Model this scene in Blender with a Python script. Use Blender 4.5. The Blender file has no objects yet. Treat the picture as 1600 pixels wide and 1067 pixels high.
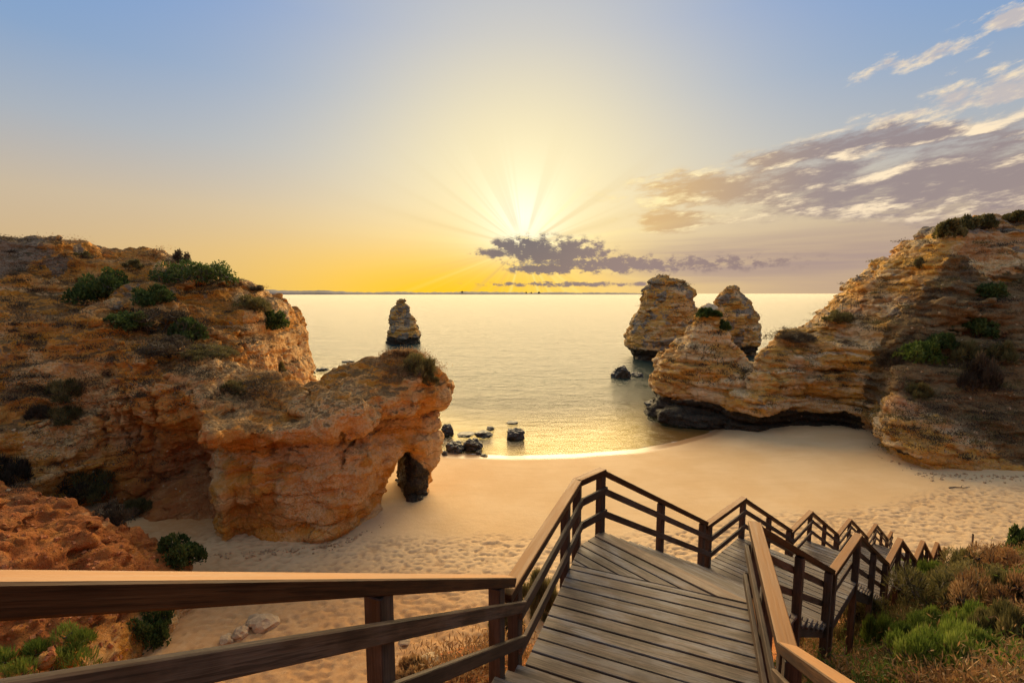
import bpy, bmesh, math, random
import numpy as np
from mathutils import Vector, Matrix, Euler

S = bpy.context.scene
COL = S.collection
H = 18.0                      # camera height above the sea
PITCH = 6.0                   # camera looks this many degrees below the horizon
FPX = 711.1                   # focal length in pixels of a 1600 px wide picture (16 mm lens)
SUN_AZ, SUN_EL = 1.3, 9.2     # degrees right of the view axis / above the horizon

# ------------------------------------------------------------------ camera
cam = bpy.data.cameras.new('camera')
cam.lens = 16.0; cam.sensor_width = 36.0; cam.clip_start = 0.05; cam.clip_end = 90000
camo = bpy.data.objects.new('camera', cam); COL.objects.link(camo)
camo.location = (0, 0, H); camo.rotation_euler = (math.radians(90 - PITCH), 0, 0)
S.camera = camo

_p = math.radians(PITCH)
_F = np.array([0, math.cos(_p), -math.sin(_p)]); _U = np.array([0, math.sin(_p), math.cos(_p)])
def ray(px, py):
    return _F + np.array([1, 0, 0]) * (px - 800) / FPX + _U * (533.5 - py) / FPX
def at_y(px, py, y):
    r = ray(px, py); p = r * (y / r[1]); return np.array([p[0], p[1], p[2] + H])
def at_z(px, py, z):
    r = ray(px, py); p = r * ((z - H) / r[2]); return np.array([p[0], p[1], p[2] + H])
def azel(px, py):
    r = ray(px, py); return math.degrees(math.atan2(r[0], r[1])), math.degrees(math.atan2(r[2], math.hypot(r[0], r[1])))

# ------------------------------------------------------------------ node helper
class NT:
    """tiny expression builder on a node tree"""
    def __init__(self, tree): self.t = tree; self.l = tree.links
    def node(self, typ, **kw):
        n = self.t.nodes.new(typ)
        for k, v in kw.items(): setattr(n, k, v)
        return n
    def put(self, sock, v):
        if isinstance(v, bpy.types.NodeSocket): self.l.new(v, sock)
        elif v is not None:
            try: sock.default_value = v
            except Exception:
                sock.default_value = tuple(v) + (1.0,) if len(v) == 3 else v
    def m(self, op, a, b=None, c=None, clamp=False):
        n = self.node('ShaderNodeMath', operation=op, use_clamp=clamp)
        self.put(n.inputs[0], a)
        if b is not None: self.put(n.inputs[1], b)
        if c is not None: self.put(n.inputs[2], c)
        return n.outputs[0]
    def add(self, a, b): return self.m('ADD', a, b)
    def sub(self, a, b): return self.m('SUBTRACT', a, b)
    def mul(self, a, b): return self.m('MULTIPLY', a, b)
    def div(self, a, b): return self.m('DIVIDE', a, b)
    def clamp(self, a): return self.m('ADD', a, 0.0, clamp=True)
    def smooth(self, x, a, b, lo=0.0, hi=1.0):
        n = self.node('ShaderNodeMapRange', interpolation_type='SMOOTHSTEP')
        self.put(n.inputs[0], x); self.put(n.inputs[1], a); self.put(n.inputs[2], b)
        self.put(n.inputs[3], lo); self.put(n.inputs[4], hi); return n.outputs[0]
    def lin(self, x, a, b, lo=0.0, hi=1.0):
        n = self.node('ShaderNodeMapRange'); n.clamp = True
        self.put(n.inputs[0], x); self.put(n.inputs[1], a); self.put(n.inputs[2], b)
        self.put(n.inputs[3], lo); self.put(n.inputs[4], hi); return n.outputs[0]
    def mix(self, f, a, b, blend='MIX'):
        n = self.node('ShaderNodeMix', data_type='RGBA', blend_type=blend)
        n.clamp_factor = True
        self.put(n.inputs[0], f); self.put(n.inputs[6], a); self.put(n.inputs[7], b); return n.outputs[2]
    def ramp(self, f, stops, interp='LINEAR'):
        n = self.node('ShaderNodeValToRGB'); e = n.color_ramp.elements
        n.color_ramp.interpolation = interp
        while len(e) < len(stops): e.new(0.5)
        for el, (p, c) in zip(e, stops):
            el.position = p; el.color = tuple(c) + (1,) if len(c) == 3 else c
        self.put(n.inputs[0], f); return n.outputs[0]
    def noise(self, vec, scale, detail=4, rough=0.5, distort=0.0, dim='3D', lac=2.0):
        n = self.node('ShaderNodeTexNoise', noise_dimensions=dim)
        if vec is not None: self.l.new(vec, n.inputs['Vector'])
        n.inputs['Scale'].default_value = scale; n.inputs['Detail'].default_value = detail
        n.inputs['Roughness'].default_value = rough; n.inputs['Distortion'].default_value = distort
        n.inputs['Lacunarity'].default_value = lac
        return n.outputs[0]
    def vor(self, vec, scale, feature='F1', rand=1.0, out=0):
        n = self.node('ShaderNodeTexVoronoi', feature=feature)
        if vec is not None: self.l.new(vec, n.inputs['Vector'])
        n.inputs['Scale'].default_value = scale; n.inputs['Randomness'].default_value = rand
        return n.outputs[out]
    def xyz(self, x, y, z):
        n = self.node('ShaderNodeCombineXYZ')
        self.put(n.inputs[0], x); self.put(n.inputs[1], y); self.put(n.inputs[2], z); return n.outputs[0]
    def sep(self, v):
        n = self.node('ShaderNodeSeparateXYZ'); self.l.new(v, n.inputs[0]); return n.outputs
    def vmul(self, v, k):
        n = self.node('ShaderNodeVectorMath', operation='MULTIPLY'); self.l.new(v, n.inputs[0]); n.inputs[1].default_value = k; return n.outputs[0]
    def vadd(self, a, b):
        n = self.node('ShaderNodeVectorMath', operation='ADD'); self.put(n.inputs[0], a); self.put(n.inputs[1], b); return n.outputs[0]
    def attr(self, name, out='Fac'):
        n = self.node('ShaderNodeAttribute', attribute_name=name); return n.outputs[out]

# ------------------------------------------------------------------ sky
W = bpy.data.worlds.new('World'); S.world = W; W.use_nodes = True
W.node_tree.nodes.clear()
def build_sky():
    t = NT(W.node_tree)
    tc = t.node('ShaderNodeTexCoord'); d = tc.outputs['Generated']
    dx, dy, dz = t.sep(d)
    el = t.mul(t.m('ARCSINE', dz), 180 / math.pi)
    az = t.mul(t.m('ARCTAN2', dx, dy), 180 / math.pi)
    sa, se = math.radians(SUN_AZ), math.radians(SUN_EL)
    sv = (math.sin(sa) * math.cos(se), math.cos(sa) * math.cos(se), math.sin(se))
    n = t.node('ShaderNodeVectorMath', operation='DOT_PRODUCT'); t.l.new(d, n.inputs[0]); n.inputs[1].default_value = sv
    gam = t.mul(t.m('ARCCOSINE', t.m('MINIMUM', n.outputs['Value'], 0.999999)), 180 / math.pi)
    # clear air: the physical sky, softened, under a dusk-coloured gradient by elevation
    sky = t.node('ShaderNodeTexSky', sky_type='NISHITA'); sky.sun_disc = False
    sky.sun_elevation = se; sky.sun_rotation = sa
    sky.air_density = 1.0; sky.dust_density = 2.0; sky.ozone_density = 2.0
    nish = t.mix(1.0, sky.outputs[0], (0.09, 0.09, 0.09), 'MULTIPLY')
    ele = t.m('MAXIMUM', el, 0.0)
    base = t.ramp(t.div(ele, 90.0), [
        (0.0, (.50, .34, .23)), (0.05, (.60, .42, .24)), (0.10, (.58, .46, .32)), (0.17, (.385, .43, .49)),
        (0.24, (.225, .36, .58)), (0.31, (.155, .32, .64)), (0.46, (.26, .38, .60)), (0.65, (.42, .46, .56)), (1.0, (.48, .50, .56))])  # stops overhead, out of view, brightened as added fill for the cliff faces
    base = t.mix(0.12, base, nish)
    # glow of the veiled sun through the haze
    def gauss(x, s, p=2.0): return t.m('EXPONENT', t.mul(t.m('POWER', t.div(x, s), p), -1.0))
    g1 = t.mul(gauss(gam, 25.5, 1.9), 0.80)
    c = t.mix(g1, base, (.80, .67, .47))
    g2 = t.mul(gauss(gam, 15.0, 1.6), 0.92)
    c = t.mix(g2, c, (1.0, .85, .44))
    # golden band low over the sea, widest to the left of the sun
    aoff = t.sub(az, -8.0)
    hz = t.mul(t.mul(gauss(ele, 6.8, 1.9), gauss(t.m('ABSOLUTE', aoff), 28.0, 2.0)), .96)
    c = t.mix(hz, c, (1.0, .57, .004))
    g3 = t.mul(gauss(gam, 5.0, 1.5), t.smooth(el, 1.5, 7.0))
    c = t.mix(g3, c, (1.15, 1.08, .80))
    # ---------------- clouds
    def blob(px, py, rx, ry, ang=0.0):
        a0, e0 = azel(px, py); k = 45.0 / FPX * 1.15
        ca, sn = math.cos(math.radians(ang)), math.sin(math.radians(ang))
        u = t.sub(az, a0); v = t.sub(el, e0)
        uu = t.add(t.mul(u, ca), t.mul(v, sn)); vv = t.sub(t.mul(v, ca), t.mul(u, sn))
        q = t.add(t.m('POWER', t.div(t.m('ABSOLUTE', uu), rx), 2.0), t.m('POWER', t.div(t.m('ABSOLUTE', vv), ry), 2.0))
        return t.m('EXPONENT', t.mul(q, -1.0))
    def maxs(l):
        r = l[0]
        for x in l[1:]: r = t.m('MAXIMUM', r, x)
        return r
    def density(mask, dv, thr, wid, sc, seed, tilt=0.12, squash=3.2, rough=0.62):
        v2 = t.add(el, dv)
        vv = t.sub(v2, t.mul(az, tilt))
        vec = t.xyz(t.mul(az, sc), t.mul(vv, sc * squash), seed)
        nz = t.noise(vec, 1.0, 6, rough)
        return t.mul(t.smooth(t.add(t.mul(mask, 0.5), t.mul(t.sub(nz, .5), 1.5)), thr, thr + wid), t.smooth(mask, .02, .22))
    # the long grey-violet bank on the right with lit upper rims
    bank = maxs([blob(1110, 292, 9, 1.6, 0), blob(1240, 280, 8, 1.7, 0), blob(1330, 225, 6.0, 1.1, 3), blob(1230, 246, 5.0, 1.0, 2), blob(1480, 268, 9, 2.4, 0),
                 blob(1610, 258, 9, 3.0, 0), blob(1060, 345, 5.5, 1.2, 0), blob(1760, 250, 12, 4.0, 0), blob(1400, 300, 12, 2.0, 0), blob(1560, 272, 9, 2.8, 0), blob(1180, 296, 9, 1.8, 0), blob(1430, 215, 4, .9, 2)])
    d0 = density(bank, 0.0, 0.0, 0.42, 0.19, 3.1, tilt=.08, squash=3.8, rough=.64)
    d1 = density(bank, 0.8, 0.0, 0.42, 0.19, 3.1, tilt=.08, squash=3.8, rough=.64)
    rim = t.clamp(t.add(t.mul(t.sub(d0, d1), 1.5), t.mul(t.smooth(d0, .75, .15), .35)))
    warm = t.smooth(az, 12.0, 36.0)
    body = t.mix(warm, (.74, .47, .19), (.29, .23, .235))
    c_cl = t.mix(rim, body, t.mix(warm, (1.05, .86, .42), (1.0, .80, .54)))
    c = t.mix(t.mul(d0, 0.9), c, c_cl)
    # small lit cloudlets higher up
    let = maxs([blob(1440, 90, 4.0, 0.8, 4), blob(1545, 150, 4.5, 1.5, 0), blob(1585, 25, 2.5, .8, 0), blob(1640, 130, 5, 1.6, 0), blob(1410, 180, 3, .7, 0), blob(1800, 60, 8, 2.5, 0)])
    e0 = density(let, 0.0, 0.16, 0.36, 0.42, 7.7, 0.15, 2.4)
    e1 = density(let, 0.6, 0.16, 0.36, 0.42, 7.7, 0.15, 2.4)
    under = t.clamp(t.mul(e1, 0.9))
    c = t.mix(t.mul(e0, 0.85), c, t.mix(under, (.92, .74, .50), (.50, .45, .45)))
    # haze bank low over the sea to the right
    lowbank = t.mul(gauss(t.m('ABSOLUTE', t.sub(ele, 3.6)), 3.2, 2.0), t.smooth(az, 6.0, 24.0))
    stre = t.noise(t.xyz(t.mul(az, .035), t.mul(el, .62), 4.0), 1.0, 5, .55)
    c = t.mix(t.mul(lowbank, t.smooth(stre, .35, .62, .5, .92)), c, (.38, .275, .25))
    # shafts of light and shade fanning out from behind that cloud
    s0a, s0e = azel(818, 385)
    ua, ve = t.sub(az, s0a), t.sub(el, s0e)
    ang = t.m('ARCTAN2', ve, ua); rr = t.m('SQRT', t.add(t.mul(ua, ua), t.mul(ve, ve)))
    rn = t.noise(t.xyz(t.m('COSINE', ang), t.m('SINE', ang), 2.0), 5.0, 2, .6)
    ramt = t.mul(gauss(rr, 12.0, 1.4), t.smooth(rr, 1.0, 3.5))
    rayd = t.mul(t.smooth(rn, .50, .66), ramt)
    c = t.mix(t.mul(t.mul(rayd, 0.85), t.smooth(el, 22.0, 6.0)), c, t.mix(0.5, c, (.62, .42, .16)))
    rayl = t.mul(t.smooth(rn, .50, .34), ramt)
    c = t.mix(t.mul(t.mul(rayl, 0.45), t.smooth(el, 16.0, 6.0)), c, (1.15, .95, .38))
    # the dark cloud that hides the sun, its tail to the right
    core = maxs([blob(835, 393, 3.6, 1.6, 0), blob(885, 398, 4.2, 1.6, 0), blob(800, 386, 2.2, .9, 0), t.mul(blob(960, 413, 7.5, .9, 0), .8), blob(850, 420, 3.4, .55, 0), t.mul(blob(1080, 412, 12, 1.0, 0), .32), t.mul(blob(890, 444, 9, .28, 0), .7), blob(770, 395, 2.0, .5, 0)])
    k0 = density(core, 0.0, 0.03, 0.26, 0.75, 1.3, 0.0, 1.7, 0.66)
    k1 = density(core, 0.3, 0.03, 0.26, 0.75, 1.3, 0.0, 1.7, 0.66)
    krim = t.mul(t.clamp(t.mul(t.sub(k0, k1), 2.0)), gauss(gam, 4.0))
    c = t.mix(t.mul(k0, 0.95), c, t.mix(krim, t.mix(gauss(gam, 9.0), (.30, .215, .20), (.15, .125, .135)), (1.2, 1.0, .5)))
    bg = t.node('ShaderNodeBackground'); t.l.new(c, bg.inputs[0]); bg.inputs[1].default_value = SKY_GAIN
    out = t.node('ShaderNodeOutputWorld'); t.l.new(bg.outputs[0], out.inputs[0])
SKY_GAIN = 0.485
build_sky()
W.cycles.sampling_method = 'MANUAL'; W.cycles.sample_map_resolution = 1024

# ------------------------------------------------------------------ sun (veiled by the cloud, hence wide)
sl = bpy.data.lights.new('sun', 'SUN'); sl.energy = 5.0; sl.angle = math.radians(70); sl.color = (1.0, .73, .37)
so = bpy.data.objects.new('sun', sl); COL.objects.link(so)
_sa, _se = math.radians(SUN_AZ), math.radians(SUN_EL)
_sd = Vector((math.sin(_sa) * math.cos(_se), math.cos(_sa) * math.cos(_se), math.sin(_se)))
so.rotation_euler = _sd.to_track_quat('Z', 'Y').to_euler(); so.location = (0, 200, 60)

S.view_settings.view_transform = 'Standard'; S.view_settings.look = 'None'
S.view_settings.exposure = 1.15; S.view_settings.gamma = 1.0; S.view_settings.use_curve_mapping = False
S.cycles.use_denoising = True
S.cycles.max_bounces = 6; S.cycles.diffuse_bounces = 3; S.cycles.glossy_bounces = 3; S.cycles.transparent_max_bounces = 12
S.cycles.caustics_reflective = False; S.cycles.caustics_refractive = False
S.cycles.sample_clamp_indirect = 6.0

# ================================================================== helpers
rng = np.random.default_rng(7)
random.seed(7)
def sstep(a, b, x):
    t = np.clip((x - a) / (b - a), 0, 1); return t * t * (3 - 2 * t)
def _hash(ix, iy, iz, seed):
    h = (ix.astype(np.uint32) * np.uint32(374761393) + iy.astype(np.uint32) * np.uint32(668265263)
         + iz.astype(np.uint32) * np.uint32(2147483647) + np.uint32((seed * 974634777) & 0xffffffff))
    h = (h ^ (h >> np.uint32(13))) * np.uint32(1274126177)
    h = (h ^ (h >> np.uint32(16))) * np.uint32(2246822519)
    return ((h ^ (h >> np.uint32(15))) & np.uint32(0xffffff)).astype(np.float32) / np.float32(0xffffff)
def vnoise(P, seed=0):
    """value noise in -1..1 at an (n,3) array"""
    F = np.floor(P); I = F.astype(np.int64); f = (P - F).astype(np.float32)
    f = f * f * f * (f * (f * 6 - 15) + 10)
    r = 0
    for a in (0, 1):
        wx = f[:, 0] if a else 1 - f[:, 0]
        for b in (0, 1):
            wy = f[:, 1] if b else 1 - f[:, 1]
            for c in (0, 1):
                wz = f[:, 2] if c else 1 - f[:, 2]
                r = r + wx * wy * wz * _hash(I[:, 0] + a, I[:, 1] + b, I[:, 2] + c, seed)
    return r * 2 - 1
def fbm(P, octaves=4, gain=0.5, seed=0, ridge=False):
    r = np.zeros(len(P), np.float32); a = 1.0; s = 0.0
    for o in range(octaves):
        n = vnoise(P * (2.03 ** o) + o * 17.3, seed + o)
        r += a * ((1 - 2 * np.abs(n)) if ridge else n); s += a; a *= gain
    return r / s
def fbm2(X, Y, sc, octaves=4, gain=0.5, seed=0, ridge=False):
    X = np.asarray(X, float); Y = np.asarray(Y, float)
    P = np.stack([X.ravel() / sc, Y.ravel() / sc, np.full(X.size, seed * 3.7)], 1)
    return fbm(P, octaves, gain, seed, ridge).reshape(X.shape)
def gridnoise(xs, ys, zs, L, seed):
    """smooth lattice noise on a voxel grid, L = (Lx,Ly,Lz) cell size"""
    r = np.random.default_rng(seed)
    def prep(v, l):
        q = v / l; q = q - math.floor(q.min()); i = np.floor(q).astype(int); f = (q - i); f = f * f * (3 - 2 * f)
        return i, f.astype(np.float32), i.max() + 2
    ix, fx, nx = prep(xs, L[0]); iy, fy, ny = prep(ys, L[1]); iz, fz, nz = prep(zs, L[2])
    R = r.uniform(-1, 1, (nx, ny, nz)).astype(np.float32)
    A = R[ix] * (1 - fx)[:, None, None] + R[ix + 1] * fx[:, None, None]
    A = A[:, iy] * (1 - fy)[None, :, None] + A[:, iy + 1] * fy[None, :, None]
    return A[:, :, iz] * (1 - fz) + A[:, :, iz + 1] * fz
def poly_sd(X, Y, poly):
    """signed distance to a closed polygon, negative inside"""
    P = np.asarray(poly, float); d = np.full(X.shape, 1e9); ins = np.zeros(X.shape, bool)
    for (x0, y0), (x1, y1) in zip(P, np.roll(P, -1, 0)):
        ex, ey = x1 - x0, y1 - y0
        t = np.clip(((X - x0) * ex + (Y - y0) * ey) / (ex * ex + ey * ey), 0, 1)
        d = np.minimum(d, np.hypot(X - x0 - t * ex, Y - y0 - t * ey))
        c = (y0 > Y) != (y1 > Y)
        with np.errstate(divide='ignore', invalid='ignore'):
            xi = x0 + (Y - y0) * ex / (ey if ey else 1e-9)
        ins ^= c & (X < xi)
    return np.where(ins, -d, d)
def tps(pts):
    """thin-plate spline through (x,y,h) points"""
    P = np.asarray(pts, float); n = len(P)
    def phi(r): return r * r * np.log(r + 1e-6)
    r = np.hypot(P[:, None, 0] - P[None, :, 0], P[:, None, 1] - P[None, :, 1])
    K = phi(r) + np.eye(n) * 1.0
    Q = np.c_[np.ones(n), P[:, :2]]
    A = np.block([[K, Q], [Q.T, np.zeros((3, 3))]]); w = np.linalg.solve(A, np.r_[P[:, 2], 0, 0, 0])
    def f(X, Y):
        h = w[n] + w[n + 1] * X + w[n + 2] * Y
        for i in range(n): h = h + w[i] * phi(np.hypot(X - P[i, 0], Y - P[i, 1]))
        return h
    return f
def smin(a, b, k):
    h = np.clip(0.5 + 0.5 * (b - a) / k, 0, 1); return b + (a - b) * h - k * h * (1 - h)
def smax(a, b, k): return -smin(-a, -b, k)

def surface_nets(F, xs, ys, zs):
    """F<0 inside.  returns verts, quads"""
    ins = F < 0
    nx, ny, nz = F.shape
    c = np.zeros((nx - 1, ny - 1, nz - 1), np.uint8)
    for a in (0, 1):
        for b in (0, 1):
            for d in (0, 1):
                c += ins[a:nx - 1 + a, b:ny - 1 + b, d:nz - 1 + d]
    act = (c > 0) & (c < 8)
    idx = np.full(c.shape, -1, np.int64); I = np.argwhere(act); idx[act] = np.arange(len(I))
    acc = np.zeros((len(I), 3)); cnt = np.zeros(len(I))
    cs = [(a, b, d) for a in (0, 1) for b in (0, 1) for d in (0, 1)]
    for p in cs:
        for ax in range(3):
            if p[ax]: continue
            q = list(p); q[ax] = 1
            fa = F[I[:, 0] + p[0], I[:, 1] + p[1], I[:, 2] + p[2]]; fb = F[I[:, 0] + q[0], I[:, 1] + q[1], I[:, 2] + q[2]]
            m = (fa < 0) != (fb < 0)
            t = np.where(m, fa / np.where(m, fa - fb, 1), 0)
            pos = np.tile(np.array(p, float), (len(I), 1)); pos[:, ax] = t
            acc[m] += pos[m]; cnt[m] += 1
    V = I + acc / cnt[:, None]
    V = V * [xs[1] - xs[0], ys[1] - ys[0], zs[1] - zs[0]] + [xs[0], ys[0], zs[0]]
    Q = []
    for ax in range(3):
        s0 = [slice(None)] * 3; s1 = [slice(None)] * 3; s0[ax] = slice(0, -1); s1[ax] = slice(1, None)
        a, b = ins[tuple(s0)], ins[tuple(s1)]
        E = np.argwhere(a != b); o1, o2 = [(1, 2), (2, 0), (0, 1)][ax]
        E = E[(E[:, o1] > 0) & (E[:, o2] > 0) & (E[:, o1] < F.shape[o1] - 1) & (E[:, o2] < F.shape[o2] - 1)]
        flip = ~a[tuple(E.T)]
        def cell(d1, d2):
            k = E.copy(); k[:, o1] -= d1; k[:, o2] -= d2; return idx[tuple(k.T)]
        q = np.stack([cell(1, 1), cell(0, 1), cell(0, 0), cell(1, 0)], 1)
        q[flip] = q[flip][:, ::-1]
        Q.append(q)
    return V, np.concatenate(Q)
def vnormals(V, Q):
    a, b, c, d = (V[Q[:, i]] for i in range(4))
    n = np.cross(c - a, d - b); N = np.zeros_like(V)
    for i in range(4):
        for k in range(3): N[:, k] += np.bincount(Q[:, i], n[:, k], len(V))
    return N / (np.linalg.norm(N, axis=1, keepdims=True) + 1e-9)
def subdivide(V, Q):
    """split every quad in four"""
    E = np.concatenate([Q[:, [0, 1]], Q[:, [1, 2]], Q[:, [2, 3]], Q[:, [3, 0]]]); E = np.sort(E, 1)
    key = E[:, 0] * (len(V) + 1) + E[:, 1]
    u, first, inv = np.unique(key, return_index=True, return_inverse=True); ue = E[first]
    n = len(V); m = len(Q)
    mid = (V[ue[:, 0]] + V[ue[:, 1]]) / 2; ctr = V[Q].mean(1)
    e = inv.reshape(4, m) + n; cc = np.arange(m) + n + len(ue)
    Q2 = np.concatenate([np.stack([Q[:, 0], e[0], cc, e[3]], 1), np.stack([e[0], Q[:, 1], e[1], cc], 1),
                         np.stack([cc, e[1], Q[:, 2], e[2]], 1), np.stack([e[3], cc, e[2], Q[:, 3]], 1)])
    return np.concatenate([V, mid, ctr]), Q2

def mesh_np(name, V, F, mat=None, attrs=None, smooth=True):
    """mesh from numpy verts and equal-sided faces"""
    V = np.ascontiguousarray(V, np.float32); F = np.ascontiguousarray(F, np.int32); k = F.shape[1]
    me = bpy.data.meshes.new(name)
    me.vertices.add(len(V)); me.vertices.foreach_set('co', V.ravel())
    me.loops.add(F.size); me.loops.foreach_set('vertex_index', F.ravel())
    me.polygons.add(len(F)); me.polygons.foreach_set('loop_start', np.arange(0, F.size, k, dtype=np.int32))
    me.polygons.foreach_set('loop_total', np.full(len(F), k, np.int32))
    me.polygons.foreach_set('use_smooth', np.full(len(F), smooth, bool))
    me.update(calc_edges=True)
    for n, a in (attrs or {}).items():
        at = me.attributes.new(n, 'FLOAT', 'POINT'); at.data.foreach_set('value', np.ascontiguousarray(a, np.float32))
    if mat: me.materials.append(mat)
    return me
def obj(name, me, parent=None, loc=None, label=None, cat=None, group=None, kind=None):
    o = bpy.data.objects.new(name, me); COL.objects.link(o)
    if parent: o.parent = parent
    if loc is not None: o.location = loc
    tag(o, label, cat, group, kind); return o
def tag(o, label=None, cat=None, group=None, kind=None):
    if label: o['label'] = label
    if cat: o['category'] = cat
    if group: o['group'] = group
    if kind: o['kind'] = kind
    return o

def material(name):
    m = bpy.data.materials.new(name); m.use_nodes = True; m.node_tree.nodes.clear()
    t = NT(m.node_tree); b = t.node('ShaderNodeBsdfPrincipled'); o = t.node('ShaderNodeOutputMaterial')
    t.l.new(b.outputs[0], o.inputs[0]); return m, t, b
def bump(t, b, h, strength=0.5, dist=0.1, prev=None):
    n = t.node('ShaderNodeBump'); n.inputs['Strength'].default_value = strength; n.inputs['Distance'].default_value = dist
    t.l.new(h, n.inputs['Height'])
    if prev is not None: t.l.new(prev, n.inputs['Normal'])
    if b is not None: t.l.new(n.outputs[0], b.inputs['Normal'])
    return n.outputs[0]

# ================================================================== materials
def rock_material(name, warm, pale, ochre, greyc, soil, strata=1.0):
    """layered sandstone; masks wet / soil / grey / red come with the mesh"""
    m, t, b = material(name)
    g = t.node('ShaderNodeNewGeometry'); P = g.outputs['Position']
    x, y, z = t.sep(P)
    n1 = t.noise(P, .22, 5, .6); n2 = t.noise(P, 1.3, 6, .65); n3 = t.noise(P, 7.0, 5, .7)
    zz = t.add(z, t.mul(t.sub(n1, .5), 3.0))
    lay = t.noise(t.xyz(t.mul(x, .05), t.mul(y, .05), t.mul(zz, .75)), 1.0, 6, .68)
    lay2 = t.noise(t.xyz(t.mul(x, .12), t.mul(y, .12), t.mul(zz, 3.2)), 1.0, 4, .6)
    c = t.mix(t.smooth(lay, .42, .58), warm, ochre)
    ck = t.vor(t.vadd(t.vmul(P, (.55, .55, 1.0)), t.xyz(t.mul(n2, .9), t.mul(n1, 1.5), t.mul(n2, .7))), .55, 'DISTANCE_TO_EDGE')
    c = t.mix(t.mul(t.smooth(lay, .56, .66), strata), c, pale)
    c = t.mix(t.mul(t.smooth(n1, .50, .66), .7), c, pale)
    c = t.mix(t.mul(t.smooth(n2, .54, .68), .42), c, tuple(v * .4 for v in warm))
    sv = t.noise(t.vmul(P, (1.1, 1.1, .16)), 1.0, 4, .6); c = t.mix(t.mul(t.smooth(sv, .54, .68), .35), c, tuple(v * .55 for v in ochre))
    c = t.mix(t.mul(t.smooth(lay2, .54, .64), .55 * strata), c, tuple(v * .42 for v in ochre))
    pm = t.attr('pale'); c = t.mix(t.mul(t.smooth(t.add(pm, t.mul(t.sub(n2, .5), .9)), .3, .75), .85), c, t.mix(t.smooth(n3, .4, .65), tuple(min(1, v * 1.08) for v in pale), ochre))
    c = t.mix(t.mul(t.smooth(n3, .48, .75), .35), c, tuple(min(1, v * 1.3) for v in pale))
    red = t.attr('red'); c = t.mix(t.mul(red, t.smooth(n2, .25, .6, .55, 1.0)), c, (.42, .125, .028))
    gy = t.attr('grey'); c = t.mix(t.mul(t.smooth(t.add(gy, t.mul(t.sub(n2, .5), 1.1)), .35, .65), .9), c, t.mix(t.smooth(n3, .35, .65), greyc, tuple(v * .5 for v in greyc)))
    so = t.attr('soil'); c = t.mix(t.mul(t.smooth(t.add(so, t.add(t.mul(t.sub(n2, .5), 1.0), t.mul(t.sub(n3, .5), .9))), .25, .85), .85), c, t.mix(t.smooth(n3, .35, .65), soil, tuple(v * .5 for v in soil)))
    wt = t.attr('wet'); wm = t.smooth(t.add(wt, t.mul(t.sub(n2, .5), .8)), .35, .60)
    c = t.mix(wm, c, t.mix(t.smooth(n3, .4, .7), (.030, .025, .015), (.095, .072, .040)))
    pit = t.smooth(t.vor(P, 2.2), .0, .28)
    c = t.mix(t.mul(t.sub(1.0, pit), .35), c, tuple(v * .35 for v in warm))
    crack = t.smooth(ck, .0, .035); c = t.mix(t.mul(t.mul(t.sub(1.0, crack), t.smooth(n1, .48, .62)), .35), c, tuple(v * .3 for v in warm))
    t.l.new(c, b.inputs['Base Color']); t.put(b.inputs['Roughness'], t.lin(wm, 0, 1, .95, .6))
    b.inputs['Specular IOR Level'].default_value = .25
    h = t.add(t.add(t.mul(n3, .35), t.mul(n2, .9)), t.add(t.mul(lay2, .6), t.mul(t.noise(P, 22., 4, .7), .12)))
    h = t.add(h, t.add(t.mul(pit, .25), t.mul(crack, .16)))
    bump(t, b, h, 1.0, .5)
    return m
M = {}
M['rockL'] = rock_material('sandstone_left', (.72, .305, .055), (.84, .57, .26), (.74, .29, .025), (.38, .31, .215), (.22, .135, .055), .75)
M['rockR'] = rock_material('sandstone_right', (.64, .345, .10), (.82, .63, .36), (.72, .36, .045), (.36, .305, .225), (.22, .145, .065), 1.0)

def sand_material():
    m, t, b = material('beach_sand')
    g = t.node('ShaderNodeNewGeometry'); P = g.outputs['Position']
    n1 = t.noise(P, .16, 4, .6); n2 = t.noise(P, 2.5, 6, .7); n3 = t.noise(P, 30., 3, .7)
    st = t.noise(t.vmul(P, (.22, 1.6, 1)), 1.0, 4, .6)
    c = t.mix(t.smooth(n1, .35, .65), (.68, .465, .23), (.62, .40, .18))
    c = t.mix(t.mul(t.smooth(st, .5, .72), .25), c, (.52, .32, .14))
    c = t.mix(t.mul(t.smooth(n3, .5, .8), .3), c, (.80, .60, .36))
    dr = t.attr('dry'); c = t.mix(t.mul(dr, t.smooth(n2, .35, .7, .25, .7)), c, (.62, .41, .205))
    ff = t.attr('pit'); c = t.mix(t.mul(t.mul(dr, ff), .5), c, (.36, .20, .085))  # shade in the footprint hollows painted into the sand colour
    red = t.attr('red'); c = t.mix(t.mul(red, t.smooth(n2, .25, .6, .6, 1.0)), c, (.52, .245, .075))
    wet = t.attr('wet'); c = t.mix(wet, c, (.34, .19, .085))
    t.l.new(c, b.inputs['Base Color'])
    t.put(b.inputs['Roughness'], t.lin(wet, 0, 1, .9, .30)); t.put(b.inputs['Specular IOR Level'], t.lin(wet, 0, 1, .2, .32))
    h = t.add(t.mul(n2, .05), t.mul(n3, .012)); h = t.mul(h, t.lin(wet, 0, 1, 1, 0.02))
    bump(t, b, h, .8, 1.0)
    return m
M['sand'] = sand_material()

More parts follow.
